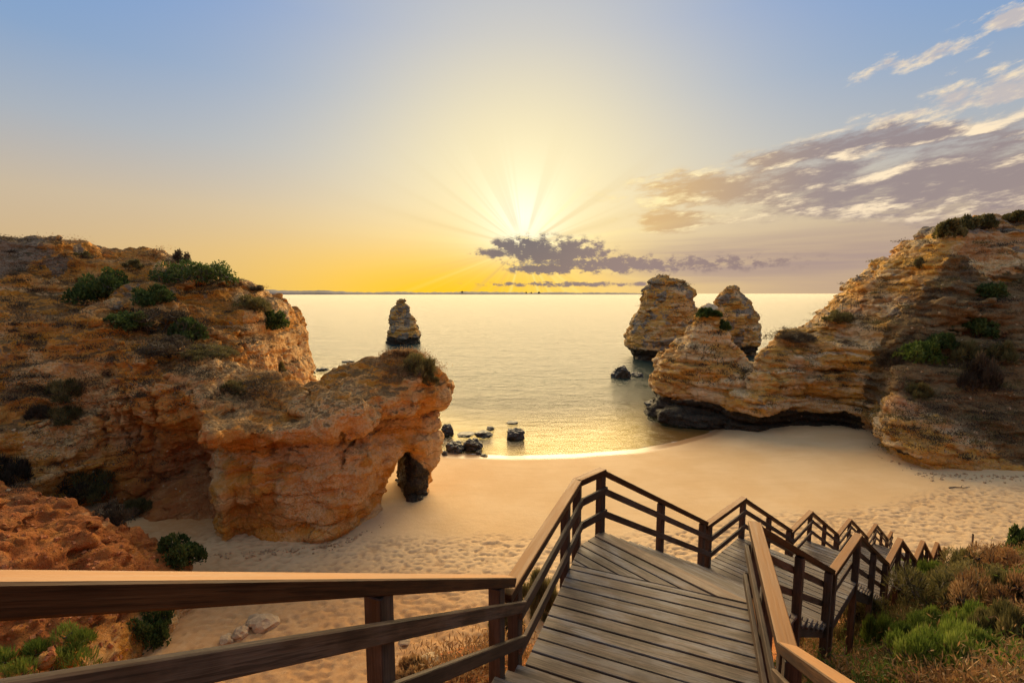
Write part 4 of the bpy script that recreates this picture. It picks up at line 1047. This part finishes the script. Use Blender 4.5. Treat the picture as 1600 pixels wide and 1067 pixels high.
# ================================================================== plants
def leaves(P, D, ln, wd, tone, seed):
    """diamond leaves at P pointing along D"""
    r = np.random.default_rng(seed); n = len(P)
    D = D / (np.linalg.norm(D, axis=1, keepdims=True) + 1e-9)
    A = np.cross(D, r.normal(size=(n, 3))); A /= np.linalg.norm(A, axis=1, keepdims=True) + 1e-9
    ln = ln * r.uniform(.6, 1.3, n)[:, None]; wd = wd * r.uniform(.7, 1.2, n)[:, None]
    V = np.stack([P, P + D * ln * .5 + A * wd, P + D * ln, P + D * ln * .5 - A * wd], 1).reshape(-1, 3)
    return V, np.arange(4 * n).reshape(n, 4), np.repeat(tone, 4)
def tubes(paths, radii):
    V, Q = [], []; b = 0
    for path, rad in zip(paths, radii):
        path = np.asarray(path, float); m = len(path)
        for i, p in enumerate(path):
            t = path[min(i + 1, m - 1)] - path[max(i - 1, 0)]; t /= np.linalg.norm(t) + 1e-9
            a = np.cross(t, [.31, .52, .79]); a /= np.linalg.norm(a) + 1e-9; c = np.cross(t, a); rr = rad * (1 - .75 * i / max(1, m - 1))
            for q in range(3): V.append(p + rr * (a * math.cos(q * 2.094) + c * math.sin(q * 2.094)))
        for i in range(m - 1):
            for q in range(3): Q.append((b + i * 3 + q, b + i * 3 + (q + 1) % 3, b + (i + 1) * 3 + (q + 1) % 3, b + (i + 1) * 3 + q))
        b += 3 * m
    return np.array(V), np.array(Q)
def bush_meshes(kind, seed, n=2600, leaf=.075, flat=.75):
    """unit bush (radius about 1): (foliage mesh, stem mesh)"""
    r = np.random.default_rng(seed)
    nc = {'round': 38, 'twig': 26, 'fern': 16, 'bare': 8}[kind]
    th = r.uniform(0, 2 * math.pi, nc); rad = np.sqrt(r.uniform(0.0, 1, nc)) * .92 * (1 + .25 * np.sin(th * 3 + seed)); zz = np.sqrt(np.maximum(.05, 1 - np.minimum(rad, 1) ** 2)) * r.uniform(.12, .95, nc) * flat
    C = np.stack([rad * np.cos(th), rad * np.sin(th), zz], 1); cr = r.uniform(.12, .34, nc)
    k = r.integers(0, nc, n); U = r.normal(size=(n, 3)); U /= np.linalg.norm(U, axis=1, keepdims=True)
    U[:, 2] = np.where(U[:, 2] < -.3, -U[:, 2], U[:, 2])
    P = C[k] + U * (cr[k] * r.uniform(.45, 1.08, n) ** .6)[:, None]
    P[:, 2] = np.maximum(P[:, 2], .02)
    ctone = r.uniform(.1, .9, nc)
    tone = np.clip(ctone[k] * .6 + r.uniform(0, .5, n), 0, 1)
    if kind == 'round': D = U + r.normal(size=(n, 3)) * .6 + [0, 0, .35]; V, Q, T = leaves(P, D, leaf * 1.6, leaf * .55, tone, seed)
    elif kind == 'twig': D = U * .8 + r.normal(size=(n, 3)) * .5 + [0, 0, .5]; V, Q, T = leaves(P, D, leaf * 2.4, leaf * .20, tone, seed)
    elif kind == 'fern': D = U * .5 + r.normal(size=(n, 3)) * .35 + [0, 0, 1.2]; V, Q, T = leaves(P, D, leaf * 3.4, leaf * .24, tone, seed)
    else: P = C[k] + r.normal(size=(n, 3)) * .12; V, Q, T = leaves(P, r.normal(size=(n, 3)) + [0, 0, .6], leaf * 1.2, leaf * .3, tone, seed)
    paths = []
    for c, cc in zip(C, cr):
        b = np.array([c[0] * .15, c[1] * .15, -.12])
        paths.append([b, b * .4 + c * .5 + r.normal(size=3) * .06, c + r.normal(size=3) * .05])
        for _ in range(5 if kind in ('twig', 'bare') else 2):
            e = r.normal(size=3); e[2] = abs(e[2]); e /= np.linalg.norm(e)
            paths.append([c, c + e * cc * .6 + r.normal(size=3) * .04, c + e * cc * (1.25 if kind in ('bare', 'twig') else .9)])
    sv, sq = tubes(paths, [.022] * len(paths))
    return (V, Q, T), (sv, sq)
_cache = {}
def bush_data(kind, mat, seed, n, leaf):
    key = (kind, mat, seed, n, leaf)
    if key not in _cache:
        (V, Q, T), (sv, sq) = bush_meshes(kind, seed, n, leaf)
        _cache[key] = (mesh_np('foliage', V, Q, M[mat], dict(tone=T), smooth=False), mesh_np('stem', sv, sq, M['bark']))
    return _cache[key]
def bush(name, px, py, wpx, hpx, kind, mat, label, cat='bush', group=None, seed=None, n=3600, leaf=None, sink=.2, loc=None, depth=None):
    if loc is None:
        if depth: p = Vector(at_y(px, py, depth)); g, _ = down(p.x, p.y); p.z = g.z if g is not None else p.z
        else: p, _ = hit_land(px, py)
        if p is None: print('bush misses land', label); return
    else: p = Vector(loc)
    dep = max(1.0, p.y * .9945 + (H - p.z) * .1045)
    r = wpx / 2 * dep / FPX; hgt = hpx * dep / FPX
    px_unit = dep / FPX / max(r, .05) * 1.5625          # one output pixel in bush units
    if leaf is None: leaf = min(.16, max(.045, 1.5 * px_unit))
    if seed is None: seed = sum(map(ord, label)) % 4
    f, s_ = bush_data(kind, mat, seed, n, round(leaf, 3))
    e = obj(name, None, label=label, cat=cat, group=group); e.location = (p.x, p.y, p.z - hgt * sink)
    e.scale = (r, r * .9, hgt / .95); e.rotation_euler[2] = random.uniform(0, 6.28)
    a = obj('foliage', f, e); b = obj('stem', s_, e)
    return e
GL, GR, GH = 'bushes on the left cliff', 'bushes on the right cliff', 'bushes on the slope beside the stairs'
for a in [
    (306, 436, 112, 46, 'round', 'leaf', 'large dome-shaped green bush crowning the left cliff skyline', GL),
    (284, 408, 34, 22, 'bare', 'twig', 'bare twiggy shrub poking above the large dome-shaped bush', GL),
    (165, 462, 76, 54, 'round', 'leaf', 'dark green bush under the grey caprock at upper left', GL),
    (242, 470, 54, 32, 'round', 'leaf', 'green bush between pale boulders just above the purple scrub', GL),
    (245, 515, 130, 50, 'twig', 'twig', 'wide purple-brown twiggy scrub in the middle of the left slope', GL),
    (294, 526, 52, 40, 'round', 'leaf', 'bright-edged green bush at the right end of the purple scrub', GL),
    (198, 508, 70, 32, 'round', 'leaf', 'low dark bush at the left end of the purple scrub', GL),
    (266, 548, 120, 32, 'twig', 'twig', 'dark mat of scrub hanging along the cliff rim', GL),
    (322, 556, 76, 22, 'twig', 'leaf_olive', 'tapering dark scrub at the tip of the cliff rim', GL),
    (104, 618, 50, 34, 'twig', 'leaf_olive', 'dark shrub halfway down the left slope', GL),
    (100, 655, 46, 26, 'twig', 'leaf_olive', 'lower of the two dark shrubs halfway down the left slope', GL),
    (62, 650, 26, 18, 'twig', 'twig', 'small brown shrub left of the paired slope shrubs', GL),
    (150, 765, 72, 50, 'twig', 'leaf_olive', 'large olive bush above the red earth spur', GL),
    (178, 815, 56, 42, 'twig', 'twig', 'grey twiggy bush on the edge of the red earth spur', GL),
    (120, 775, 60, 40, 'twig', 'twig', 'dark tangled bush left of the large olive bush', GL),
    (12, 752, 56, 56, 'twig', 'twig', 'dark bush cut by the left edge of the picture', GL),
    (215, 800, 34, 26, 'twig', 'leaf_olive', 'small bush right of the large olive bush', GL),
    (277, 872, 62, 50, 'round', 'leaf', 'round dark green bush in the hollow below the overhang', GL),
    (236, 985, 62, 56, 'round', 'leaf', 'dark bush at the end of the red earth spur, between the rails', GL),
    (60, 1050, 150, 70, 'fern', 'leaf_bright', 'pale green feathery bush in the lower left corner', GL),
    (362, 615, 38, 26, 'twig', 'leaf_olive', 'small dark shrub on the saddle of the headland', GL),
    (424, 506, 42, 30, 'round', 'leaf', 'dark green bush on the far cliff shoulder', GL),
    (396, 482, 46, 24, 'twig', 'leaf_olive', 'brownish scrub on top of the far cliff shoulder', GL),
    (438, 582, 16, 18, 'twig', 'leaf_olive', 'tiny bush low on the far cliff face', GL),
    (632, 556, 46, 13, 'fern', 'dry', 'golden grass tuft on the crown of the arch rock', GL),
    (656, 580, 46, 34, 'twig', 'leaf_olive', 'olive scrub spilling over the right shoulder of the arch rock', GL),
    (670, 596, 24, 20, 'twig', 'leaf_olive', 'last olive shrub at the right rim of the arch rock', GL),
    (129, 402, 24, 14, 'bare', 'leaf_olive', 'tiny wind-bent tree on the left skyline', GL),
    (210, 415, 34, 14, 'bare', 'leaf_olive', 'sparse shrub on the skyline left of the large bush', GL),
    (370, 444, 16, 12, 'bare', 'dry', 'small dry shrub on the skyline right of the large bush', GL),
    (398, 452, 34, 12, 'bare', 'twig', 'reddish dry shrub on the far left skyline end', GL),
    (1482, 366, 34, 26, 'round', 'leaf_olive', 'leftmost skyline shrub on the right cliff summit', GR),
    (1508, 356, 30, 22, 'round', 'leaf_olive', 'second skyline shrub on the right cliff summit', GR),
    (1537, 352, 28, 20, 'round', 'leaf_olive', 'third skyline shrub on the right cliff summit', GR),
    (1588, 344, 40, 18, 'round', 'leaf_olive', 'rightmost skyline shrub by the picture edge', GR),
    (1438, 414, 16, 16, 'bare', 'leaf_olive', 'small shrub on the step of the right skyline', GR),
    (1546, 462, 42, 28, 'round', 'leaf', 'green bush below the hollow scar of the right cliff', GR),
    (1524, 520, 52, 34, 'round', 'leaf', 'dark green bush in the middle of the right cliff', GR),
    (1436, 560, 60, 38, 'round', 'leaf_mid', 'brightest green bush on the right cliff shoulder', GR),
    (1472, 540, 40, 26, 'round', 'leaf', 'dark bush right beside the brightest bush', GR),
    (1508, 560, 40, 34, 'twig', 'leaf_olive', 'pale olive bush on the shoulder of the near buttress', GR),
    (1528, 600, 46, 60, 'twig', 'twig', 'long dark scrub trailing down the near buttress', GR),
    (1566, 560, 34, 30, 'twig', 'leaf_olive', 'olive scrub on the buttress near the right edge', GR),
    (1436, 618, 30, 22, 'twig', 'leaf_olive', 'small shrub above the bright yellow buttress face', GR),
    (1395, 570, 36, 30, 'twig', 'twig', 'dark scrub in the gully left of the buttress', GR),
    (1106, 492, 32, 14, 'round', 'leaf', 'dark green cap bush on top of the rocky knob', GR),
    (1130, 512, 18, 14, 'round', 'leaf', 'small bush just right of the knob summit', GR),
    (1310, 500, 40, 18, 'twig', 'leaf_olive', 'low dark scrub on the sloping cliff crest', GR),
    (1240, 530, 60, 16, 'twig', 'twig', 'brown scrub along the lower end of the cliff crest', GR),
    ]:
    bush('bush', *a[:7], group=a[7], n=5000 if a[2] > 60 else 3600)
# ---- bushes on the slope beside the stairs
for a in [
    (1428, 912, 70, 26, 'fern', 'leaf_bright', 'bright green feathery bush touching the lower stair rail'),
    (1464, 918, 60, 26, 'fern', 'leaf_bright', 'yellow-green feathery bush right of the brightest stair bush'),
    (1480, 965, 140, 62, 'twig', 'leaf_olive', 'broad olive bush in the middle of the right slope'),
    (1385, 1000, 90, 56, 'twig', 'leaf_olive', 'dark olive bush under the stair supports'),
    (1374, 1020, 44, 40, 'fern', 'leaf_bright', 'small green plant at the foot of the stair supports'),
    (1468, 1000, 62, 34, 'fern', 'leaf_bright', 'low bright green plant below the broad olive bush'),
    (1505, 1050, 110, 56, 'fern', 'leaf_bright', 'fresh green plant low in the right corner'),
    (1560, 960, 100, 60, 'twig', 'dry', 'rusty dry bush near the right picture edge'),
    (1590, 1010, 80, 50, 'fern', 'leaf_olive', 'olive feathery plant at the right picture edge'),
    (1430, 1055, 80, 46, 'twig', 'leaf_olive', 'brownish olive bush just above the near handrail'),
    (1570, 905, 90, 44, 'twig', 'dry', 'orange dry bush on the crest against the sand'),
    (1510, 905, 70, 40, 'twig', 'leaf_olive', 'dark low bush on the crest of the slope'),
    (1585, 1060, 60, 34, 'round', 'leaf_bright', 'yellowish plant in the lower right corner'),
    (1540, 1005, 70, 44, 'fern', 'leaf_bright', 'green sprig patch right of the broad olive bush'),
    (1446, 940, 80, 34, 'round', 'leaf_olive', 'dense dark bush tucked against the lowest visible stairs'),
    (1535, 935, 90, 40, 'round', 'leaf_olive', 'tawny-green mound behind the broad olive bush'),
    (1440, 1020, 90, 42, 'fern', 'leaf_mid', 'deep green fern-like plant left of the fresh green plant'),
    (1530, 1030, 80, 44, 'twig', 'leaf_mid', 'mid-green bush right of the fresh green plant'),
    (1470, 1062, 120, 46, 'fern', 'leaf_bright', 'light green plant at the bottom edge beyond the near handrail'),
    (1595, 945, 70, 44, 'fern', 'leaf_olive', 'yellowish olive plant at the right edge below the crest'),
    (1340, 1010, 50, 40, 'twig', 'leaf_olive', 'shady bush directly behind the stair stilts'),
    (1410, 960, 70, 50, 'twig', 'leaf_mid', 'dark green bush at the side of the lower landing'),
    (845, 950, 50, 36, 'fern', 'leaf_olive', 'green shrub growing up beside the landing rail'),
    (790, 990, 46, 34, 'twig', 'leaf_olive', 'dark shrub behind the corner post of the landing'),
    (645, 1060, 50, 20, 'fern', 'dry', 'straw-coloured grass tuft below the lower rail'),
    (1597, 858, 30, 26, 'round', 'leaf', 'fleshy green plant cut by the right edge above the slope')]:
    bush('bush', *a[:2], a[2] * 1.2, a[3] * 1.75, *a[4:7], group=GH, n=7000)

# ---- dry ground cover nobody could count
def cover(name, label, mat, pts, per, ln, wd, spread, upw, seed):
    r = np.random.default_rng(seed); P = []; T = []
    for p in pts:
        k = int(per * r.uniform(.5, 1.4)); tone = r.uniform(.1, .9); h = r.uniform(.5, 1.4)
        q = np.array(p) + r.normal(size=(k, 3)) * np.array([spread, spread, 0]) * h; q[:, 2] += np.abs(r.normal(size=k)) * ln * h * .9 - .03
        P.append(q); T.append(np.clip(tone * .6 + r.uniform(0, .45, k), 0, 1))
    if not P: print('no ground cover for', name); return
    P = np.concatenate(P); T = np.concatenate(T)
    V, Q, TT = leaves(P, r.normal(size=(len(P), 3)) * .6 + [0, 0, upw], ln, wd, T, seed)
    return obj(name, mesh_np(name, V, Q, M[mat], dict(tone=TT), smooth=False), label=label, kind='stuff')
def scatter_px(n, box, seed, only=None, cond=None):
    r = np.random.default_rng(seed); out = []
    for _ in range(n):
        px, py = r.uniform(box[0], box[2]), r.uniform(box[1], box[3])
        if cond and not cond(px, py): continue
        rr = Vector(ray(px, py)).normalized(); o = Vector((0, 0, H))
        for _k in range(12):
            ok, loc, nor, idx, ob, mt = S.ray_cast(DG, o, rr)
            if not ok: break
            b = ob.name.split('.')[0]
            if b in ('left_cliff', 'right_cliff', 'hillside', 'sea_stack'):
                if only is None or (b == only[0] and nor.z > only[1] and nor.z < only[2]): out.append(tuple(loc))
                break
            if b in ('beach', 'sea'): break
            o = loc + rr * .02
    return out
hp = scatter_px(3600, (1230, 850, 1640, 1090), 5, ('hillside', -1, 2))
cover('dry_scrub', 'dry brown scrub covering the slope beside the stairs', 'dry', hp[:1700], 60, .11, .011, .16, .8, 1)
cover('green_undergrowth', 'fresh green undergrowth in patches on the slope', 'leaf_mid', [p for p in hp[1700:2600] if math.sin(p[0] * 1.7) + math.sin(p[1] * 2.1 + 1) > .2], 70, .13, .012, .2, .9, 12)
cover('olive_scrub', 'low olive undergrowth among the dry scrub on the slope', 'leaf_olive', hp[2600:], 55, .12, .012, .18, .7, 2)
hp = scatter_px(700, (600, 930, 900, 1075), 6, ('hillside', -1, 2))
cover('dry_grass', 'orange dry grass on the bank left of the landing', 'dry', hp[::2], 36, .10, .010, .15, 1.0, 3)
hp = scatter_px(1500, (0, 370, 460, 640), 7, ('left_cliff', .45, 1.1))
cover('cliff_scrub', 'brown scrub and dry grass scattered over the left cliff top', 'twig', hp[::3], 120, .20, .024, .46, .7, 4)
cover('cliff_grass', 'straw-coloured grass on the left cliff top', 'dry', hp[1::3], 90, .20, .02, .40, .9, 5)
hp = scatter_px(160, (590, 540, 690, 600), 8, ('left_cliff', .3, 1.1))
cover('headland_grass', 'dry golden grass on the crown of the arch rock', 'dry', hp[::2], 80, .22, .018, .3, .9, 6)
hp = scatter_px(420, (0, 560, 260, 770), 9, ('left_cliff', .2, 1.1))
cover('slope_scrub', 'small dark weeds dotted over the left slope', 'twig', hp[::3], 80, .16, .016, .30, .7, 7)
hp = scatter_px(1500, (1180, 340, 1600, 720), 10, ('right_cliff', .5, 1.1))
cover('right_scrub', 'dark scrub on the ledges of the right cliff', 'twig', hp[::2], 130, .22, .028, .6, .7, 8)
cover('right_olive_scrub', 'olive scrub on the ledges of the right cliff', 'leaf_olive', hp[1::6], 130, .22, .028, .45, .7, 9)
hp = scatter_px(260, (985, 430, 1190, 540), 11, ('sea_stack', .3, 1.1)) + scatter_px(160, (1040, 480, 1180, 600), 12, ('right_cliff', .3, 1.1))
cover('stack_scrub', 'dark tufts growing on the tops of the sea stacks', 'twig', hp[::2], 60, .4, .05, .7, .6, 10)

# ---- small things
p = at_z(1498, 778, 1.2); g, _ = down(p[0], p[1])
z = g.z if g else 1.0
sv, sq = tubes([[(-.9, 0, .05), (-.3, .05, .09), (.3, -.03, .06), (.9, .06, .10)], [(.1, 0, .07), (.3, .15, .16), (.5, .2, .2)]], [.06, .03])
o = obj('driftwood', mesh_np('driftwood', sv, sq, M['bark']), label='dark stick of driftwood lying on the smooth sand', cat='driftwood'); o.location = (p[0], p[1], z)
p, _ = hit_land(1517, 872)
if p is not None:
    f = obj('broken_fence', None, label='broken little wooden fence at the top of the right slope', cat='fence'); f.location = p
    u = p.y / FPX
    for x, h in ((0, 34), (6, 24)): me = box_mesh(h * u * 1.4, .07, .07, M['dark']); b = obj('post', me, f); b.rotation_euler = (0, math.radians(88 + x * .3), 0); b.location = (x * u, 0, h * u * .55)
    for (x0, z0, x1, z1_) in ((-10, 12, 14, 20), (2, 24, 20, 14), (-8, 20, 4, 22)):
        me = box_mesh(math.hypot(x1 - x0, z1_ - z0) * u, .05, .06, M['dark']); b = obj('rail', me, f); b.location = ((x0 + x1) / 2 * u, -.05, (z0 + z1_) / 2 * u); b.rotation_euler = (0, -math.atan2(z1_ - z0, x1 - x0), 0)
# tall dead stalks on the crest of the right cliff
sk = []
r = np.random.default_rng(4)
for px, py, hp_ in ((1278, 500, 16), (1292, 494, 26), (1302, 490, 22), (1316, 484, 30), (1330, 478, 27), (1338, 474, 18)):
    q, _ = hit_land(px, py + 6)
    if q is None: continue
    h = hp_ * q.y / FPX; b = np.array([0, 0, -.3]); tp = np.array([r.uniform(-.2, .3), 0, h])
    paths = [[b, (b + tp) / 2 + r.normal(size=3) * .05, tp]]
    for _k in range(7):
        f = r.uniform(.45, 1); s0 = b + (tp - b) * f; paths.append([s0, s0 + np.array([r.uniform(-.5, .5), r.uniform(-.3, .3), r.uniform(.1, .4)]) * h * .3])
    sv, sq = tubes(paths, [.05] + [.025] * 7)
    o = obj('dead_stalk', mesh_np('dead_stalk', sv, sq, M['bark']), label=dict(zip((16, 26, 22, 30, 27, 18), ('lowest and leftmost dead stalk on the right cliff crest', 'second dead stalk from the left on the right cliff crest', 'third dead stalk from the left on the right cliff crest', 'tallest dead flower stalk on the right cliff crest', 'dead stalk just right of the tallest one on the crest', 'short dead stalk highest up the right cliff crest')))[hp_], cat='plant', group='dead stalks on the cliff crest'); o.location = q

# ---- loose stones nobody could count, at the feet of the slopes
def rubble(name, label, pts, size, mat, seed):
    r = np.random.default_rng(seed); V, Q = [], []; b = 0
    cube = np.array([(-1, -1, -1), (1, -1, -1), (1, 1, -1), (-1, 1, -1), (-1, -1, 1), (1, -1, 1), (1, 1, 1), (-1, 1, 1)], float)
    fq = np.array([(0, 3, 2, 1), (4, 5, 6, 7), (0, 1, 5, 4), (1, 2, 6, 5), (2, 3, 7, 6), (3, 0, 4, 7)])
    for p in pts:
        s = size * min(2.2, r.lognormal(0, .5)); m = np.linalg.qr(r.normal(size=(3, 3)))[0]
        V.append((cube * r.uniform(.55, 1.1, (8, 3)) * s * np.array([1, .8, .6])) @ m + np.array(p) + [0, 0, s * .15]); Q.append(fq + b); b += 8
    if V: obj(name, mesh_np(name, np.concatenate(V), np.concatenate(Q), M[mat], smooth=False), label=label, kind='stuff')
rubble('earth_clods', 'clods and stones strewn over the red earth spur', scatter_px(420, (0, 770, 250, 1067), 21, ('left_cliff', -.2, 1.1)), .05, 'clod', 1)
rubble('slope_stones', 'broken stones lying on the left slope', scatter_px(260, (0, 480, 330, 780), 22, ('left_cliff', .1, 1.1)), .055, 'palerock', 2)
rubble('right_stones', 'broken stones on the ledges of the right cliff', scatter_px(240, (1200, 420, 1600, 740), 23, ('right_cliff', .1, 1.1)), .08, 'palerock', 3)
r = np.random.default_rng(9); pts = []
for _ in range(140):
    px = r.uniform(1370, 1640); py = np.interp(px, [1370, 1445, 1600], [716, 752, 764]) + abs(r.normal()) * 6; q = at_z(px, py, 1.1); pts.append((q[0], q[1], float(beach_z(q[0], q[1]))))
for _ in range(110):
    px = r.uniform(330, 600); py = np.interp(px, [330, 520, 600], [880, 854, 815]) + abs(r.normal()) * 5; q = at_z(px, py, 1.4); pts.append((q[0], q[1], float(beach_z(q[0], q[1]))))
rubble('beach_stones', 'small stones along the foot of the cliffs', pts, .06, 'palerock', 4)
